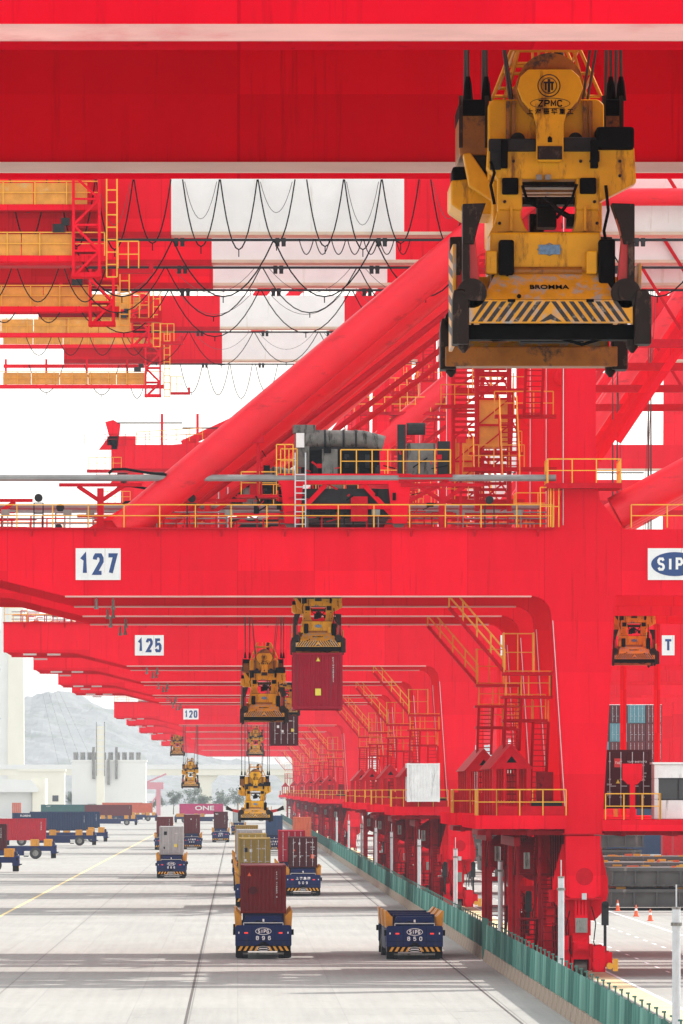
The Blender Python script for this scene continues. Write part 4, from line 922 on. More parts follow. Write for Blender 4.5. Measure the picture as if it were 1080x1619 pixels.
def container(name, loc, rz, L, H, m, label, group, doors=False, marks=(), rev=False):
    root = empty(name, loc, rz); tag(root, label, 'container', group)
    k = (L, H, doors)
    if k not in CW:
        b = MB()
        corr(b, (-1.18, .1, 0), (-1.18, L-.1, 0), (-1, 0, 0), .14, H-.08); b.f = [f for f in b.f]
        n0 = len(b.f); corr(b, (1.18, L-.1, 0), (1.18, .1, 0), (1, 0, 0), .14, H-.08)
        b.f = [f[::-1] for f in b.f]
        corr(b, (1.1, L-.05, 0), (-1.1, L-.05, 0), (0, 1, 0), .14, H-.08) if False else None
        e = MB(); corr(e, (-1.1, L-.05, 0), (1.1, L-.05, 0), (0, 1, 0), .14, H-.08); b.add(e.v, [f[::-1] for f in e.f])
        if not doors: e = MB(); corr(e, (-1.1, .04, 0), (1.1, .04, 0), (0, -1, 0), .14, H-.1, .22, .04); b.add(e.v, e.f)
        b.box(-1.16, 1.16, .08, L-.08, H-.10, H-.03); b.box(-1.14, 1.14, .1, L-.1, .1, .16)
        f = MB()
        for x in (-1.219, 1.099):
            for y in (0, L-.12): f.box(x, x+.12, y, y+.12, .12, H-.12)
            f.box(x+.0, x+.12, .12, L-.12, .02, .15); f.box(x+.02, x+.1, .12, L-.12, H-.09, H-.01)
        for y in (.01, L-.11): f.box(-1.1, 1.1, y, y+.1, .02, .16); f.box(-1.1, 1.1, y, y+.1, H-.13, H-.015)
        c = MB().box(-.089, .089, 0, .16, 0, .118)
        dl = MB().box(-1.09, -.012, .03, .08, .17, H-.14)
        for zz in (.25, .5, .75): dl.box(-1.02, -.08, .015, .03, H*zz-.28, H*zz+.22)
        dr = MB().box(.012, 1.09, .03, .08, .17, H-.14)
        for zz in (.25, .5, .75): dr.box(.08, 1.02, .015, .03, H*zz-.28, H*zz+.22)
        rod = MB().cyl((0, -.015, .12), .022, H-.24, 'z', 8)
        for zz in (.2, .5, .8): rod.box(-.05, .05, -.03, .02, H*zz-.03, H*zz+.03)
        rod.box(-.02, .3, -.04, -.01, H*.38, H*.38+.035)
        CW[k] = tuple(q.mesh(n_) for q, n_ in ((b, 'corrugated_shell'), (f, 'frame'), (c, 'corner_casting'), (dl, 'door_leaf'), (dr, 'door_leaf'), (rod, 'locking_bar')))
    b, f, c, dl, dr, rod = CW[k]
    obj('corrugated_shell', b, m, root); obj('frame', f, m, root)
    for x in (-1.13, 1.13):
        for y in (-.004, L-.156):
            for z in (0, H-.118): obj('corner_casting', c, m, root, (x, y, z))
    if doors:
        obj('door_leaf', dl, m, root); obj('door_leaf', dr, m, root)
        for x in (-.82, -.28, .28, .82): obj('locking_bar', rod, GREY, root, (x, 0, 0))
    face = rev
    for mk in marks:
        typ, x, z, s_ = mk[:4]
        if typ == 'tri': o = obj('warning_mark', MB().prism([(-s_/2, -s_/2), (s_/2, -s_/2), (0, s_/2)], -.004, .004), mk[4] if len(mk) > 4 else MARKY, root, (x, -.008, z))
        elif typ == 'sq': obj('label_mark', MB().box(-s_/2, s_/2, -.004, .004, -s_*.6, s_*.6), mk[4], root, (x, -.012, z))
        elif typ == 'text': lettering(mk[4], s_, MARK, root, (x, -.012, z), 'lettering', bold=s_*.02)
        elif typ == 'vert':
            for i, ch in enumerate(mk[4]): lettering(ch, s_, MARK, root, (x, -.012, z-i*s_*.95), 'lettering', bold=s_*.02)
        elif typ == 'side':      # writing on the long side that faces -x locally
            lettering(mk[4], s_, MARK, root, (-1.235, x, z), 'lettering', bold=s_*.02, rot=(math.pi/2, 0, -math.pi/2))
        elif typ == 'sidevert':
            for i, ch in enumerate(mk[4]): lettering(ch, s_, MARK, root, (-1.235, x, z-i*s_*.95), 'lettering', bold=s_*.02, rot=(math.pi/2, 0, -math.pi/2))
    return root
C_RED = cmat('red', (.125, .007, .009)); C_CRIM = cmat('crimson', (.27, .005, .022)); C_MAR = cmat('maroon', (.055, .006, .009))
C_OCH = cmat('ochre', (.27, .19, .045)); C_GRY = cmat('grey', (.33, .345, .34)); C_BLU = cmat('blue', (.012, .03, .075)); C_ORG = cmat('orange', (.45, .09, .04))
C_MID = cmat('midblue', (.025, .07, .16)); C_PNK = cmat('magenta', (.42, .025, .13)); C_GRN = cmat('green', (.025, .09, .085)); C_BRT = cmat('bright_red', (.33, .009, .02)); C_WHT = cmat('white', (.62, .63, .63))
C_TEL = cmat('teal', (.08, .2, .24)); C_BRN = cmat('brownred', (.10, .012, .014))
STD_V = ('vert', .62, 2.25, .13, 'TCLU4816203'); BIGV = lambda H: ('vert', .72, H-.35, .12, 'TGHU8120467')
GR = 'shipping containers'
container('shipping_container', (3.93, 339.5, 15.76-2.78-.02), 0, 6.06, 2.78, C_CRIM, 'crimson container lifted in the air under beam 127', GR, False, (('tri', .02, 2.45, .2), ('vert', .76, 2.5, .12, 'FCIU4402317'), ('sq', .02, .85, .28, MARKY)))
container('shipping_container', (4.1, 604.0, 15.55-2.6), 0, 12.19, 2.59, C_MAR, 'dark maroon container hanging in haze behind the crimson one', GR, True, (('sq', -.55, 1.6, .2, MARK), ('sq', -.15, 1.2, .18, MARK), ('sq', .7, 1.3, .22, MARKY), ('text', .55, 2.1, .14, '22G1')))
container('shipping_container', (18.95, 338.5, 8.1), 0, 6.06, 2.9, C_MAR, 'dark maroon container with TAL mark on the crane platform at right', GR, True,
          (('sq', -.42, 2.25, .36, MARKR), ('text', -.42, 2.25, .17, 'TAL'), ('text', .5, 2.3, .12, 'TCLU 940742 3'), ('text', .78, 2.12, .1, '45G1'), ('tri', -.42, 1.35, .2), ('text', -.85, 1.2, .1, '2300'), ('text', .8, 1.75, .09, '32.500'), ('text', .8, 1.58, .09, '3.900'), ('text', .8, 1.4, .09, '76.4'), ('sq', -.85, .75, .2, MGREY)))
container('shipping_container', (13.95, 520.5, 8.15), 0, 6.06, 2.9, C_WHT, 'white corrugated box standing on the platform of crane 125', GR, False)

# ---------------------------------------------------------------- automated guided vehicles
def make_agv():
    r = empty('container_carrier')
    ch = MB().box(-1.35, 1.35, .6, 14.4, 1.05, 1.7).box(-1.3, 1.3, 4.3, 10.7, .45, 1.05)
    obj('chassis', ch, AGVB, r, bevel=.03)
    for y0, s_ in ((0, 1), (15, -1)):
        yy = lambda a, b: (min(y0+s_*a, y0+s_*b), max(y0+s_*a, y0+s_*b))
        a, b = yy(0, .75); p = obj('end_panel', MB().prism([(-1.5, .72), (1.5, .72), (1.5, 1.72), (1.42, 1.82), (-1.42, 1.82), (-1.5, 1.72)], a, b), AGVB, r, bevel=.03)
        a, b = yy(.05, .7); obj('bumper', MB().box(-1.46, 1.46, a, b, .44, .716), BLACK, p)
        st = MB(); yf = y0-.0 if s_ > 0 else y0
        ya, ybb = yy(.04, .052)
        for sx_ in (-1, 1):
            for k in range(4):
                x = sx_*(.42+k*.29); st.prism([(x-.07, .46), (x+.07, .46), (x+.07-sx_*-.0-sx_*.14, .70), (x-.07-sx_*.14, .70)], ya-.004, ybb)
        obj('bumper_stripe', st, YEL, p)
        a, b = yy(.03, .06); ob = ring(MB(), 0, .58, .34, .13, .03, a-.004, b); obj('bumper_badge', ob, MARK, p)
        obj('badge_bars', MB().box(-.22, .22, a-.004, b, .55, .61), MARK, p)
        a, b = yy(.1, .7)
        for x in (-1.48, 1.1): obj('skirt', MB().box(x, x+.38, a, b, .1, .44), BLACK, p)
        obj('tow_bar', MB().box(-1.1, 1.1, *yy(.3, .4), .26, .36), MGREY, p)
        obj('deck_hump', MB().prism([(-1.12, 1.82), (1.12, 1.82), (.95, 2.3), (-.95, 2.3)], *yy(.25, 1.1)), AGVB, r, bevel=.02)
        for sx_ in (-1, 1):
            xs = sorted((sx_*.82, sx_*1.02)); obj('tail_light', MB().box(xs[0], xs[1], *yy(-.012, .02), 1.37, 1.45), LAMP if s_ > 0 else LENS, p)
            obj('marker_lamp', MB().box(*sorted((sx_*1.28, sx_*1.34)), *yy(-.012, .02), 1.37, 1.47), LENS, p)
        obj('camera_mark', MB().box(-.05, .05, *yy(.22, .26), 1.95, 2.15), MARK, r)
    gm = MB().prism([(1.16, 1.7), (1.5, 1.7), (1.56, 2.6), (1.46, 2.62), (1.24, 2.35), (1.16, 2.3)], 0, 1.1).mesh('container_guide'); gm.materials.append(AGVY)
    gm2 = MB().prism([(-1.16, 1.7), (-1.5, 1.7), (-1.56, 2.6), (-1.46, 2.62), (-1.24, 2.35), (-1.16, 2.3)], 0, 1.1).mesh('container_guide'); gm2.materials.append(AGVY)
    for y in (.55, 2.3, 6.6, 8.4, 12.2, 13.4):
        obj('container_guide', gm, AGVY, r, (0, y, 0)); obj('container_guide', gm2, AGVY, r, (0, y, 0))
    for sx_ in (-1, 1):
        for y in (4.5, 6.6, 8.7): obj('side_locker', MB().box(*sorted((sx_*1.3, sx_*1.42)), y, y+1.9, .5, 1.55), AGVB, r, bevel=.02)
        obj('side_step', MB().box(*sorted((sx_*1.3, sx_*1.46)), 3.7, 4.3, .3, .42), BLACK, r)
        for y in (.15, 14.7): obj('mirror_sensor', MB().box(*sorted((sx_*1.5, sx_*1.62)), y, y+.15, 1.3, 1.6), BLACK, r)
    obj('rear_scanner', MB().cyl((0, -.14, .82), .16, .12, 'z', 14).box(-.3, .3, -.1, 0, .74, .82), BLACK, r)
    obj('rear_hoses', MB().tube([(-.9, .24, 2.0), (-.6, .2, 1.9), (-.3, .22, 2.05), (.2, .2, 1.92), (.7, .24, 2.02)], .03, 6), BLACK, r)
    obj('panel_seam', MB().box(-1.46, 1.46, -.006, .001, 1.0, 1.015).box(-.62, -.605, -.006, .001, .74, 1.8).box(.605, .62, -.006, .001, .74, 1.8), BLACK, r)
    obj('top_rail', MB().bar((-1.05, .1, 1.95), (1.05, .1, 1.95), .05).bar((-1.05, .1, 1.8), (-1.05, .1, 1.95), .05).bar((1.05, .1, 1.8), (1.05, .1, 1.95), .05), GREY, r)
    for y in (1.4, 7.5, 13.6): obj('lift_support', MB().box(-1.1, 1.1, y-.25, y+.25, 1.7, 2.42), AGVB, r)
    ty = MB().cyl((-.3, 0, 0), .76, .6, 'x', 28).mesh('tyre', True); ty.materials.append(TYRE); ty.set_sharp_from_angle(angle=R(40))
    rm = MB().cyl((-.31, 0, 0), .40, .62, 'x', 20).cyl((-.33, 0, 0), .16, .66, 'x', 12).mesh('rim'); rm.materials.append(MGREY)
    for y in (2.75, 12.25):
        for x in (-1.12, 1.12):
            wl = empty('wheel', (x, y, .76), 0, r); obj('tyre', ty, TYRE, wl); obj('rim', rm, MGREY, wl)
    return r
agv0 = make_agv(); agv_used = False
def logo_oval(parent, z=1.5):
    o = obj('logo_ring', ring(MB(), 0, z, .43, .19, .03, -.014, -.002, 32), MARK, parent); lettering('SIPG', .30, MARK, parent, (0, -.012, z), bold=1, sx=.75); return o
def agv(x, D, rz, label, num=None, top='logo', cont=None):
    global agv_used
    r = copy_tree(agv0)
    r.location = (x, D, 0); r.rotation_euler = (0, 0, rz); tag(r, label, 'carrier', 'blue automated container carriers')
    if top == 'logo': logo_oval(r)
    elif top == 'cn': lettering('上 港 集 团', .26, MARK, r, (0, -.012, 1.5), bold=.008)
    if num:
        for i, ch in enumerate(num): lettering(ch, .31, MARK, r, ((i-1)*.32, -.012, 1.14), bold=.012)
    if cont:
        L, H, m, lab, doors, marks = cont
        off = Vector((0, (15-L)/2 if L < 8 else .95, 2.43)); off.rotate(Matrix.Rotation(rz, 3, 'Z'))
        r = container('shipping_container', (x+off.x, D+off.y, 2.43), rz, L, H, m, lab, GR, doors, marks)
    return r
L40 = 12.19
vn = ('vert', .72, 2.2, .115, 'CAIU 418652 0')
box896 = agv(1.40, 371, 0, 'blue carrier numbered 896 with a red container, nearest in its lane', '896', 'logo', (L40, 2.59, C_RED, 'red container with dark smudge on carrier 896', False, (('tri', -.75, 2.1, .2, CONE), vn)))
obj('smudge', MB().prism([(-.2, .05), (-.1, -.2), (.1, -.22), (.3, -.05), (.22, .15), (0, .22)], -.003, .003), C_MAR, box896, (-.6, -.006, 1.25))
agv(9.42, 369, R(.5), 'empty blue carrier numbered 850 beside the green fence', '850', 'logo')
agv(5.62, 593, 0, 'blue carrier numbered 509 with maroon container and Chinese lettering', '509', 'cn', (L40, 2.59, C_MAR, 'maroon container with door markings on carrier 509', True, (('text', -.75, 2.15, .12, 'TEX'), ('sq', -.3, 2.05, .14, MARK), ('tri', -.75, 1.5, .18, CONE), ('tri', -.25, .95, .16, MARK), ('sq', -.72, .95, .16, MGREY), ('sq', .82, .95, .28, CONE), ('text', .6, 2.15, .12, 'TEMU 6021'), ('text', .82, 1.75, .1, '30.480'), ('text', .82, 1.55, .1, '2.230'))))
agv(5.05, 640, 0, 'blue carrier close behind carrier 509 in the same lane', None, None, (L40, 2.9, C_CRIM, 'crimson container just behind the one on carrier 509', True, ()))
agv(-6.75, 712, 0, 'blue carrier with a grey container, left of the dark joint', '666', 'logo', (L40, 2.9, C_GRY, 'grey container with locking bars, left of the dark joint', True, (('sq', -.6, 2.2, .3, DGREY), ('sq', .45, .95, .3, MARKY), ('sq', -.75, .7, .2, DGREY), ('text', .5, 2.2, .13, 'SUDU'))))
agv(-11.0, 1053, 0, 'blue carrier half hidden behind the grey container carrier', None, None, (L40, 2.59, C_BRN, 'brown red container behind and left of the grey one', False, (vn,)))
agv(-6.95, 1064, 0, 'far blue carrier right of the grey container carrier', '003', 'cn', (L40, 2.9, C_BRN, 'brown red container behind and right of the grey one', False, (vn, ('sq', -.1, 2.2, .15, MARK))))
agv(-2.85, 1207, 0, 'far blue carrier at the end of the dark joint', '851', 'logo', (L40, 2.9, C_MAR, 'dark maroon container at the far end of the dark joint', False, (('text', -.7, 2.5, .3, 'TEX'), vn)))
agv(1.36, 535, 0, 'blue carrier directly behind carrier 896 with ochre container', None, None, (L40, 2.9, C_OCH, 'ochre container with doors directly behind the red one', True, (('sq', -.7, 2.0, .28, DGREY), ('sq', -.3, 1.95, .2, MARK), ('sq', -.72, 1.2, .16, MARK), ('text', .5, 2.1, .13, 'MSCU 2104'))))
agv(1.30, 594, 0, 'third blue carrier queued in the lane behind carrier 896', None, None, (L40, 2.9, C_OCH, 'second ochre container in the queue behind the red one', True, ()))
agv(1.15, 655, 0, 'fourth blue carrier queued in the lane behind carrier 896', None, None, (L40, 2.9, C_GRY, 'grey container top showing behind the ochre ones', True, ()))
agv(1.0, 735, 0, 'fifth blue carrier queued in the lane behind carrier 896', None, None, (L40, 2.9, C_OCH, 'farthest ochre container in the queued lane', False, ()))
agv(5.45, 1020, 0, 'far blue carrier under the mid blue container', '880', 'cn', (L40, 2.9, C_MID, 'mid blue container in the lane beyond the maroon ones', False, ()))
agv(9.0, 960, 0, 'far carrier in the lane next to the green fence', None, None, (L40, 2.9, C_ORG, 'orange container far along the green fence', False, ()))
agv(.3, 1420, 0, 'faint carrier far away in the middle lane', None, None, (L40, 2.59, C_GRY, 'pale grey container far away in the middle lane', True, ()))
# carriers crossing on the left, seen from the side
def side_agv(xr, D, label, m, clab, H=2.9, text=None, num='4417820', L=L40):
    """xr: the right-hand end of the carrier"""
    r = copy_tree(agv0); r.location = (xr, D, 0); r.rotation_euler = (0, 0, R(90)); tag(r, label, 'carrier', 'blue automated container carriers')
    for ch in list(r.children):
        if ch.name.startswith(('lettering', 'logo_ring')): bpy.data.objects.remove(ch, do_unlink=True)
    marks = [('sidevert', .6, H-.5, .17, num)]
    if text: marks.append(('side', L-2.0, H-.45, .42, text))
    c = container('shipping_container', (xr-1.4, D, 2.43), R(90), L, H, m, clab, GR, False, marks)
    return c
side_agv(-24.0, 767, 'nearest of the blue carriers crossing on the left', C_MAR, 'dark maroon container cut off at the left edge')
side_agv(-23.8, 917, 'second nearest of the blue carriers crossing on the left', C_BRT, 'bright red container in the crossing row on the left')
side_agv(-23.0, 1138, 'third nearest of the blue carriers crossing on the left', C_BLU, 'long dark blue container in the crossing row on the left', text='FLORENS')
side_agv(-22.6, 1215, 'crossing carrier just behind the long dark blue container', C_BLU, 'dark blue container mostly hidden behind its long twin')
side_agv(-25.8, 1800, 'hazy crossing carrier under the brown red container', C_BRN, 'brown red container beside the green one', num='2291')
side_agv(-23.5, 2050, 'hazy crossing carrier behind the brown red container', C_ORG, 'orange container behind the brown red one', num='771')
side_agv(-38.0, 1830, 'hazy crossing carrier under the green container', C_GRN, 'green container left of the brown red one', text='EVER', num='19')
side_agv(-27.5, 2120, 'hazy crossing carrier behind the long orange container', C_ORG, 'long pale orange container rearmost on the left', num='8')
side_agv(-2.5, 1940, 'hazy crossing carrier under the magenta container', C_PNK, 'magenta container lettered ONE in the far middle', num='5')
for o in list(bpy.data.objects):
    if o.get('label', '').startswith('magenta container'): lettering('ONE', 1.7, MARK, o, (-1.24, 5.2, 1.65), bold=.05, sx=1.5, rot=(math.pi/2, 0, -math.pi/2))
for i, (x, D, m, lab) in enumerate(((-63.5, 2000, C_ORG, 'pale orange container end at the far left edge'), (-58, 2000, C_TEL, 'pale teal container end at the far left edge'), (-53.5, 2010, C_BRN, 'pale brown container between teal one and cream pier'),
        (-46, 2050, C_TEL, 'pale green grey container behind the long blue one'))):
    container('shipping_container', (x, D, 2.6 if i == 0 else .02), 0, 6.06, 2.9, m, lab, GR, i % 2 == 0)
container('shipping_container', (-63.5, 2000, .02-.3+.3), 0, 6.06, 2.58, C_BLU, 'pale blue container under the orange one at left', GR, True)

for o in [agv0]+list(agv0.children_recursive): bpy.data.objects.remove(o, do_unlink=True)

# ---------------------------------------------------------------- fence with concrete barrier blocks and posts
fence = empty('barrier_fence', (13.2, 200, 0)); tag(fence, 'long green netting fence on concrete blocks along the crane rail', 'fence')
blk = MB().prism([(-.22, 0), (.22, 0), (.16, .3), (.12, .62), (-.12, .62), (-.16, .3)], .02, 3.72).mesh('barrier_block'); blk.materials.append(CONC)
NV = 24
def net_panel(seed):
    rn = random.Random(seed); vs = []; fs = []
    for i in range(NV+1):
        y = 4*i/NV; o = .07*math.sin(i*1.9+seed)+rn.uniform(-.05, .05); z1 = 1.9+.03*math.sin(i*.8+seed)
        vs += [(o, y, .6), (o*.5, y, z1)]
    for i in range(NV): fs.append((2*i, 2*i+1, 2*i+3, 2*i+2))
    m = MB().add(vs, fs); return m
npan = [net_panel(k) for k in range(5)]; nm = []
for k, p in enumerate(npan): me = p.mesh('net_panel'); me.materials.append(NET); nm.append(me)
pst = MB().box(.04, .10, -.03, .03, .55, 2.14).box(-.02, .12, -.05, .05, 2.1, 2.16).mesh('fence_post'); pst.materials.append(NETP)
for k in range(200):
    y = k*4.0
    if 42 <= k <= 42: 
        obj('fence_post', MB().box(-.12, .12, .4, .6, 0, 2.2).box(-.12, .12, 3.2, 3.5, 0, 2.2), NETP, fence, (0, y, 0)); continue
    obj('barrier_block', blk, CONC, fence, (0, y, 0)); obj('net_panel', nm[k % 5], (NET, NETB, NET, NETC, NETB, NET)[(k*7+k//5) % 6], fence, (0, y, 0)); obj('fence_post', pst, NETP, fence, (0, y, 0))
mb = MB().prism([(-.32, 0), (.32, 0), (.13, .62), (-.13, .62)], 800, 1900); o = obj('far_barrier', mb, CONC, fence); o['kind'] = 'stuff'
o = obj('far_net', MB().box(-.03, .03, 800, 1900, .63, 2.03), NET, fence); o['kind'] = 'stuff'
ords = ['nearest', 'second nearest', 'third nearest', 'fourth nearest', 'fifth nearest', 'sixth nearest', 'seventh nearest', 'eighth nearest', 'ninth nearest', 'tenth nearest']
for k, D in enumerate((211, 286, 352, 424.5, 509, 600, 668, 745, 830, 930)):
    p = empty('steel_post', (13.32, D, 0)); tag(p, ords[k]+' of the grey steel posts standing along the green fence', 'post', 'grey steel posts along the fence')
    obj('tube', MB().cyl((0, 0, 0), .13, 5.45, 'z', 14), GREY, p, smooth=True); obj('spike', MB().cyl((0, 0, 5.4), .025, .75, 'z', 6), GREY, p); obj('cap', MB().cyl((0, 0, 5.4), .14, .07, 'z', 14), MGREY, p)
    obj('bracket', MB().box(-.16, .16, -.16, .16, 4.9, 5.0), MGREY, p)

# ---------------------------------------------------------------- right side: cabin, cones, hatch covers, worker
def cabin(x, D, z, lab):
    c = empty('control_cabin', (x, D, z)); tag(c, lab, 'cabin')
    obj('shell', MB().box(0, 3.2, 0, 2.4, 0, .95).box(0, 3.2, 0, 2.4, 1.95, 2.65).box(0, .22, 0, 2.4, .95, 1.95).box(2.95, 3.2, 0, 2.4, .95, 1.95).box(0, 3.2, 2.2, 2.4, .95, 1.95), C_WHT, c, bevel=.04)
    obj('window', MB().box(.2, 3.0, .06, .1, .95, 1.95), GLASS, c); obj('window_frame', MB().box(.2, 3, -.01, .05, 1.93, 1.99).box(.2, 3, -.01, .05, .92, .97).box(1.15, 1.2, -.01, .05, .95, 1.95), DGREY, c)
    obj('roof_trim', MB().box(-.08, 3.28, -.08, 2.48, 2.65, 2.75), BOARD, c)
    return c
cabin(20.15, 336.2, 7.62, 'white control cabin with dark window on the platform at right')
cn = empty('traffic_cone'); obj('base', MB().box(-.22, .22, -.22, .22, 0, .05), CONE, cn); obj('body', MB().cyl((0, 0, .04), .17, .8, 'z', 14, r2=.035), CONE, cn, smooth=True); obj('band', MB().cyl((0, 0, .42), .107, .16, 'z', 14, r2=.081), MARK, cn, smooth=True)
first = True
cone_pos = [(28.45, 440), (28.5, 480), (28.5, 497), (28.45, 520), (29.2, 560), (29.6, 770), (29.7, 800), (29.8, 832), (29.8, 860), (29.9, 890), (30, 925)]
cl = ['nearest of the orange cones, right of the grey post', 'second nearest orange cone in front of the hatch covers', 'third nearest orange cone in front of the hatch covers', 'fourth nearest orange cone beside the crane foot', 'fifth nearest orange cone, behind the crane foot',
      'far cone nearest the worker', 'second far cone beyond the worker', 'third far cone beyond the worker', 'fourth far cone beyond the worker', 'fifth far cone beyond the worker', 'farthest of the cones beyond the worker']
for k, (x, D) in enumerate(cone_pos):
    c = cn if k == 0 else copy_tree(cn); c.location = (x, D, 0); tag(c, cl[k], 'cone', 'orange traffic cones on the quay')
def hatch(x, D, z, wd, dp, ht, m, lab, fit=True):
    h = empty('hatch_cover', (x, D, z)); tag(h, lab, 'hatch cover', 'steel hatch covers stacked on the quay')
    obj('panel', MB().box(0, wd, 0, dp, ht*.82, ht), m, h); obj('side_plate', MB().box(.15, wd-.15, .25, dp-.25, 0, ht*.82), m, h)
    rb = MB()
    n = int(wd/1.6)
    for k in range(n+1): xx = .15+(wd-.4)*k/n; rb.box(xx, xx+.1, .02, .25, .05, ht*.82)
    rb.box(.1, wd-.1, .02, .25, 0, .12)
    obj('rib', rb, m, h)
    if fit:
        f = MB(); f2 = MB(); rn = random.Random(int(D+z*10+x))
        for k in range(int(wd*1.2)):
            xx = rn.uniform(.3, wd-.6); yy = rn.uniform(.1, dp-.5); (f if rn.random() < .55 else f2).box(xx, xx+rn.uniform(.2, .9), yy, yy+.3, ht, ht+rn.uniform(.06, .22))
        obj('lashing_fitting', f, YEL, h); obj('lashing_fitting', f2, CONE, h)
    return h
hid = 0
names = {0: 'lower', 1: 'upper'}
for j, (x, D, nlay) in enumerate(((27.9, 522, 2), (26.5, 560, 2), (26.0, 610, 2), (25.5, 680, 3), (26.5, 760, 3), (27.5, 860, 4))):
    for k in range(nlay):
        hatch(x-.3*(k % 2)+(.4 if k else 0), D+.3*k, .25+k*1.6, 14, 12.5, 1.35, HATCH, f"{['front', 'second', 'third', 'fourth', 'fifth', 'rearmost'][j]} row of grey hatch covers, layer {['at the bottom', 'second from below', 'third from below', 'fourth from below'][k]}")
hatch(33, 1080, .2, 18, 13, 2.2, TEAL, 'teal hatch cover on the quay behind the crane leg, lower', False); hatch(33.3, 1080.3, 2.6, 18, 13, 2.2, TEAL, 'teal hatch cover on the quay behind the crane leg, upper', False)
sp_ = empty('container_ship', (49, 985, 0)); tag(sp_, 'dark hull of a moored ship beyond the quay on the right', 'ship')
obj('hull', MB().prism([(0, -2), (40, -2), (44, 9.5), (-.5, 9.5)], 0, 160), C_BLU, sp_); obj('bulwark', MB().box(-.6, 44.1, -.2, 160, 9.5, 10.6), MGREY, sp_); obj('lashing_bridge', MB().box(.2, 43, -.6, -.25, 9.6, 13).box(.2, .6, -.6, -.25, 13, 20), MGREY, sp_)
for i in range(5):
    for j in range(4):
        container('shipping_container', (51.5+i*2.55, 986, 10.7+j*2.62), 0, L40, 2.59, (C_BRN, C_MAR, C_RED, C_TEL, C_RED)[(i*2+j*3) % 5], f"{['first', 'second', 'third', 'fourth', 'fifth'][i]} column of boxes on the ship from the quay, {['lowest', 'second', 'third', 'topmost'][j]} tier", 'containers stacked on the moored ship', True)
def person(x, D):
    p = empty('person', (x, D, 0)); tag(p, 'person in dark work clothes standing by the crane foot', 'person')
    vs = [(0, 0, .92), (0, 0, 1.15), (0, 0, 1.38), (0, 0, 1.5), (0, -.01, 1.62), (0, 0, 1.72),
          (-.19, 0, 1.4), (-.25, .02, 1.12), (-.22, -.1, .9), (.19, 0, 1.4), (.25, .02, 1.12), (.22, -.08, .88),
          (-.1, 0, .85), (-.12, -.03, .48), (-.13, .02, .08), (-.14, -.14, .04), (.1, 0, .85), (.13, .05, .48), (.15, .1, .08), (.16, -.05, .04)]
    es = [(0, 1), (1, 2), (2, 3), (3, 4), (4, 5), (2, 6), (6, 7), (7, 8), (2, 9), (9, 10), (10, 11), (0, 12), (12, 13), (13, 14), (14, 15), (0, 16), (16, 17), (17, 18), (18, 19)]
    rd = [.15, .15, .15, .06, .095, .08, .08, .06, .04, .08, .06, .04, .11, .075, .05, .04, .11, .075, .05, .04]
    me = bpy.data.meshes.new('body'); me.from_pydata(vs, es, []); o = obj('body', me, CLOTH, p)
    md = o.modifiers.new('skin', 'SKIN'); o.modifiers.new('sub', 'SUBSURF').levels = 1
    for i, r_ in enumerate(rd): me.skin_vertices[0].data[i].radius = (r_, r_*.8)
    me.skin_vertices[0].data[0].use_root = True
    hm = MB()
    for k in range(4):
        a0, a1 = R(90*k/4), R(90*(k+1)/4); hm.tube([(0, 0, 1.68+.13*math.sin(a0)), (0, 0, 1.68+.13*math.sin(a1))], .125*math.cos(a0)+.002, 12, r2=.125*math.cos(a1)+.002)
    obj('helmet', hm, MARKR, p, smooth=True)
    obj('face', MB().tube([(0, -.075, 1.56), (0, -.09, 1.66)], .055, 8), SKIN, p)
person(21.8, 651)

# ---------------------------------------------------------------- background: buildings, viaduct, pylon, hill
bl = empty('terminal_building', (-57, 2400, 0)); tag(bl, 'plain white block building with roof plant in the left distance', 'building')
obj('wall', MB().box(0, 25.5, 0, 22, 0, 19.0), BLDG, bl); obj('parapet', MB().box(-.3, 25.8, -.3, 22.3, 19.0, 19.6), BLDG, bl)
for k in range(10):
    obj('roof_louvre', MB().box(.5+k*2.4, 2.1+k*2.4, 1, 6, 19.6, 22.2), MGREY, bl)
for x in (5.5, 14): obj('loading_door', MB().box(x, x+4.4, -.15, -.02, .1, 4.4), DGREY, bl); obj('door_shutter', MB().box(x, x+4.4, -.22, -.152, 1.8, 4.4), MGREY, bl)
for x in (9.2, 12.2): obj('duct', MB().box(x, x+.9, -1.2, -.02, 11, 20), MGREY, bl)
for x in (7.0, 14.9): obj('duct', MB().box(x, x+.9, -1.0, -.02, 13, 24), MGREY, bl)
st_ = empty('stair_tower', (-50.5, 2380, 0)); tag(st_, 'slim pale tower rising above the white block building', 'tower')
obj('shaft', MB().box(2.4, 5.0, 1, 4, 0, 31), BLDG2, st_)
fr = MB()
for z in range(16, 32, 2): fr.box(2.2, 5.2, .8, 4.2, z, z+.35)
obj('floor_band', fr, BLDG, st_)
for x in (2.2, 5.0): obj('corner_rail', MB().box(x, x+.25, .7, .95, 14, 32.5), MGREY, st_)
sh = empty('warehouse_shed', (-95, 2300, 0)); tag(sh, 'low white shed with curved roof edge at the far left', 'shed')
obj('wall', MB().box(0, 27, 4, 40, 0, 8.5), BLDG, sh); obj('roof', MB().prism([(-1, 8.5), (29, 8.5), (29.5, 9.4), (27, 12.5), (-1, 13.5)], 0, 42), BLDG, sh)
obj('side_tower', MB().box(27.2, 31.5, 2, 30, 0, 13), BLDG2, sh)
vd = empty('viaduct', (-200, 3000, 0)); tag(vd, 'long pale concrete viaduct crossing in front of the hill', 'viaduct')
obj('deck', MB().box(0, 420, 0, 12, 15.6, 18.6), BLDG2, vd); obj('parapet', MB().box(0, 420, -.4, -.01, 18.2, 20.2), BLDG, vd)
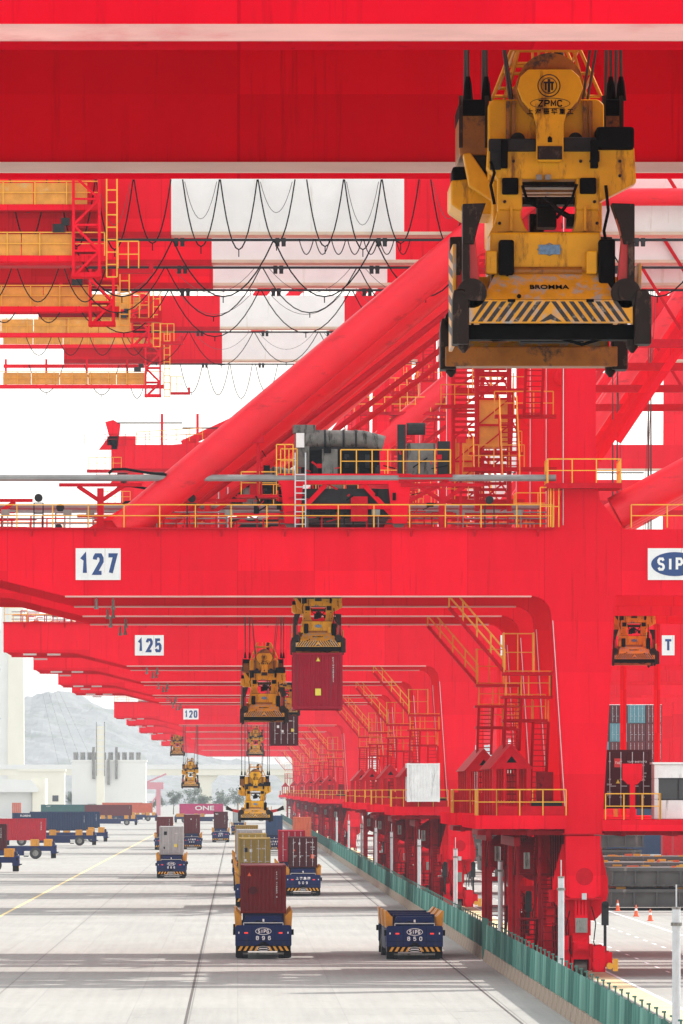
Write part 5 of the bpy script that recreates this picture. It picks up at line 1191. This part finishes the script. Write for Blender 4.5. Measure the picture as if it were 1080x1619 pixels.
for k in range(12): obj('pier', MB().prism([(k*36+4, 0), (k*36+9, 0), (k*36+9, 12), (k*36+12, 15.55), (k*36+1, 15.55), (k*36+4, 12)], 2, 10), BLDG2, vd)
pr = empty('viaduct_abutment', (-91, 2900, 0)); tag(pr, 'cream concrete block carrying the viaduct beside the shed', 'abutment')
obj('wall', MB().box(0, 19, 0, 14, 0, 17), BLDG2, pr); obj('cap', MB().box(-.5, 19.5, -.5, 14.5, 17, 18), BLDG2, pr); obj('window', MB().box(14, 16.5, -.15, -.02, 4.5, 7), DGREY, pr)
py = empty('bridge_pylon', (-104, 3150, 0)); tag(py, 'tall pale bridge pylon with stay cables behind the shed', 'pylon')
obj('shaft', MB().prism([(0, 0), (7.6, 0), (7.0, 110), (.6, 110)], 0, 9), BLDG2, py); obj('rear_shaft', MB().prism([(-7, 0), (-.02, 0), (.58, 110), (-2, 110)], 2, 11), BLDG, py)
for k in range(14):
    for sg in ((-1, 1) if k < 4 else (-1,)): obj('stay_cable', MB().tube([(3.5, 4, 108-k*4.2), (3.5+sg*(20+k*5.5), 4, 19)], .06, 5), MGREY, py)
ms = empty('lattice_mast', (-71.5, 2050, 0)); tag(ms, 'thin lattice lighting mast at the left edge', 'mast')
lm = MB()
for x in (-.6, .6):
    for y in (-.6, .6): lm.bar((x, y, 0), (x, y, 46), .14)
for k in range(23): lm.bar((-.6, -.6, k*2), (.6, -.6, k*2+2), .08); lm.bar((.6, -.6, k*2), (-.6, -.6, k*2+2), .08)
obj('lattice', lm, GREY, ms); obj('lamp_ring', MB().box(-1.8, 1.8, -1.8, 1.8, 44, 45).box(-2, 2, -2, 2, 30, 30.4), GREY, ms)
PINKS = mat('faded_pink_steel', (.5, .22, .25), .7, spec=.1)
dr = empty('site_crane', (-32.5, 2500, 0)); tag(dr, 'small faded pink crane right of the white block building', 'crane')
obj('jib', MB().box(0, 6, 0, 2, 9.5, 12).bar((0, 1, 12), (7, 1, 15), .6), PINKS, dr); obj('tower', MB().box(3.4, 5, 0, 2, 0, 9.5).bar((0, 0, 2), (5, 0, 9), .5), PINKS, dr); obj('cab', MB().box(-1, 3, .1, 2, 5.2, 8), BOARD, dr)
# hill
prof = [(-420, 40), (-330, 62), (-250, 78), (-190, 74), (-160, 75), (-140, 77), (-122, 78), (-108, 75), (-92, 70), (-72, 61), (-52, 50), (-32, 40), (-10, 32), (20, 26), (80, 30), (160, 42), (300, 50), (460, 36)]
def pz(x):
    for (a, za), (b, zb) in zip(prof[:-1], prof[1:]):
        if a <= x <= b: t = (x-a)/(b-a); return za+(zb-za)*t
    return 20
NX, NY = 260, 70; vs = []; fs = []
for j in range(NY+1):
    for i in range(NX+1):
        x = -420+880*i/NX; t = j/NY; y = 4300+t*420
        h = pz(x)*min(1, (t*1.35)**.75) if t < .75 else pz(x)*(1-(t-.75)*1.2)
        rg = noise.fractal(Vector((x*.03, y*.03, 0)), .9, 2.1, 6)
        rd_ = 1-abs(noise.noise(Vector((x*.045+y*.03, y*.012, 3.3))))
        z = h*(.93+.07*rg)+(rd_-.6)*3.5*min(1, t*4)+rg*2*min(1, t*3)
        vs.append((x, y+rg*10, max(-.5, z) if j else -1))
for j in range(NY):
    for i in range(NX): k = j*(NX+1)+i; fs.append((k, k+1, k+NX+2, k+NX+1))
struct(obj('hill', MB().add(vs, fs), ROCK))
# a few trees at the foot of the hill
def tree(x, D, h, seed, lab):
    rn = random.Random(seed); t = empty('tree', (x, D, 0)); tag(t, lab, 'tree', 'hazy trees below the viaduct')
    tk = MB().tube([(0, 0, 0), (.1, 0, h*.35), (.2, .1, h*.7)], .22, 7, r2=.08)
    for k in range(5): a = k*1.3; tk.tube([(.1, 0, h*.35+k*.3), (math.cos(a)*h*.22, math.sin(a)*h*.22, h*.6+k*.25)], .08, 5, r2=.03)
    obj('trunk', tk, BARK, t)
    cr = MB(); 
    cl_ = [(rn.gauss(0, h*.17), rn.gauss(0, h*.17), h*rn.uniform(.45, .95)) for _ in range(14)]
    for _ in range(900):
        c = rn.choice(cl_); p = Vector((c[0]+rn.gauss(0, h*.07), c[1]+rn.gauss(0, h*.07), c[2]+rn.gauss(0, h*.06))); u = Vector((rn.gauss(0, 1), rn.gauss(0, 1), rn.gauss(0, 1))).normalized()*.3; v_ = u.orthogonal().normalized()*.2
        cr.add([p-u, p-v_, p+u, p+v_], [(0, 1, 2, 3)])
    obj('crown', cr, LEAF, t)
for k, x in enumerate((-30, -24, -17, -12, -6, 0, -39, -62)): tree(x, 2600+20*(k % 3), 7+k % 3*1.5, k+3, f"{['leftmost', 'second', 'third', 'fourth', 'fifth', 'sixth', 'seventh', 'eighth'][k]} of the hazy trees planted below the pale viaduct")

# ---------------------------------------------------------------- haze
HZ = bpy.data.materials.new('haze_air'); HZ.use_nodes = True
t = HZ.node_tree
for n in list(t.nodes):
    if n.type != 'OUTPUT_MATERIAL': t.nodes.remove(n)
pv = t.nodes.new('ShaderNodeVolumePrincipled'); pv.inputs['Color'].default_value = (.50, .56, .64, 1); pv.inputs['Density'].default_value = .00009
pv.inputs['Anisotropy'].default_value = .0
t.links.new(pv.outputs[0], [n for n in t.nodes if n.type == 'OUTPUT_MATERIAL'][0].inputs['Volume'])
hzo = obj('haze', MB().box(-6100, 6100, -350, 9100, -1.2, 116), HZ); hzo['kind'] = 'stuff'
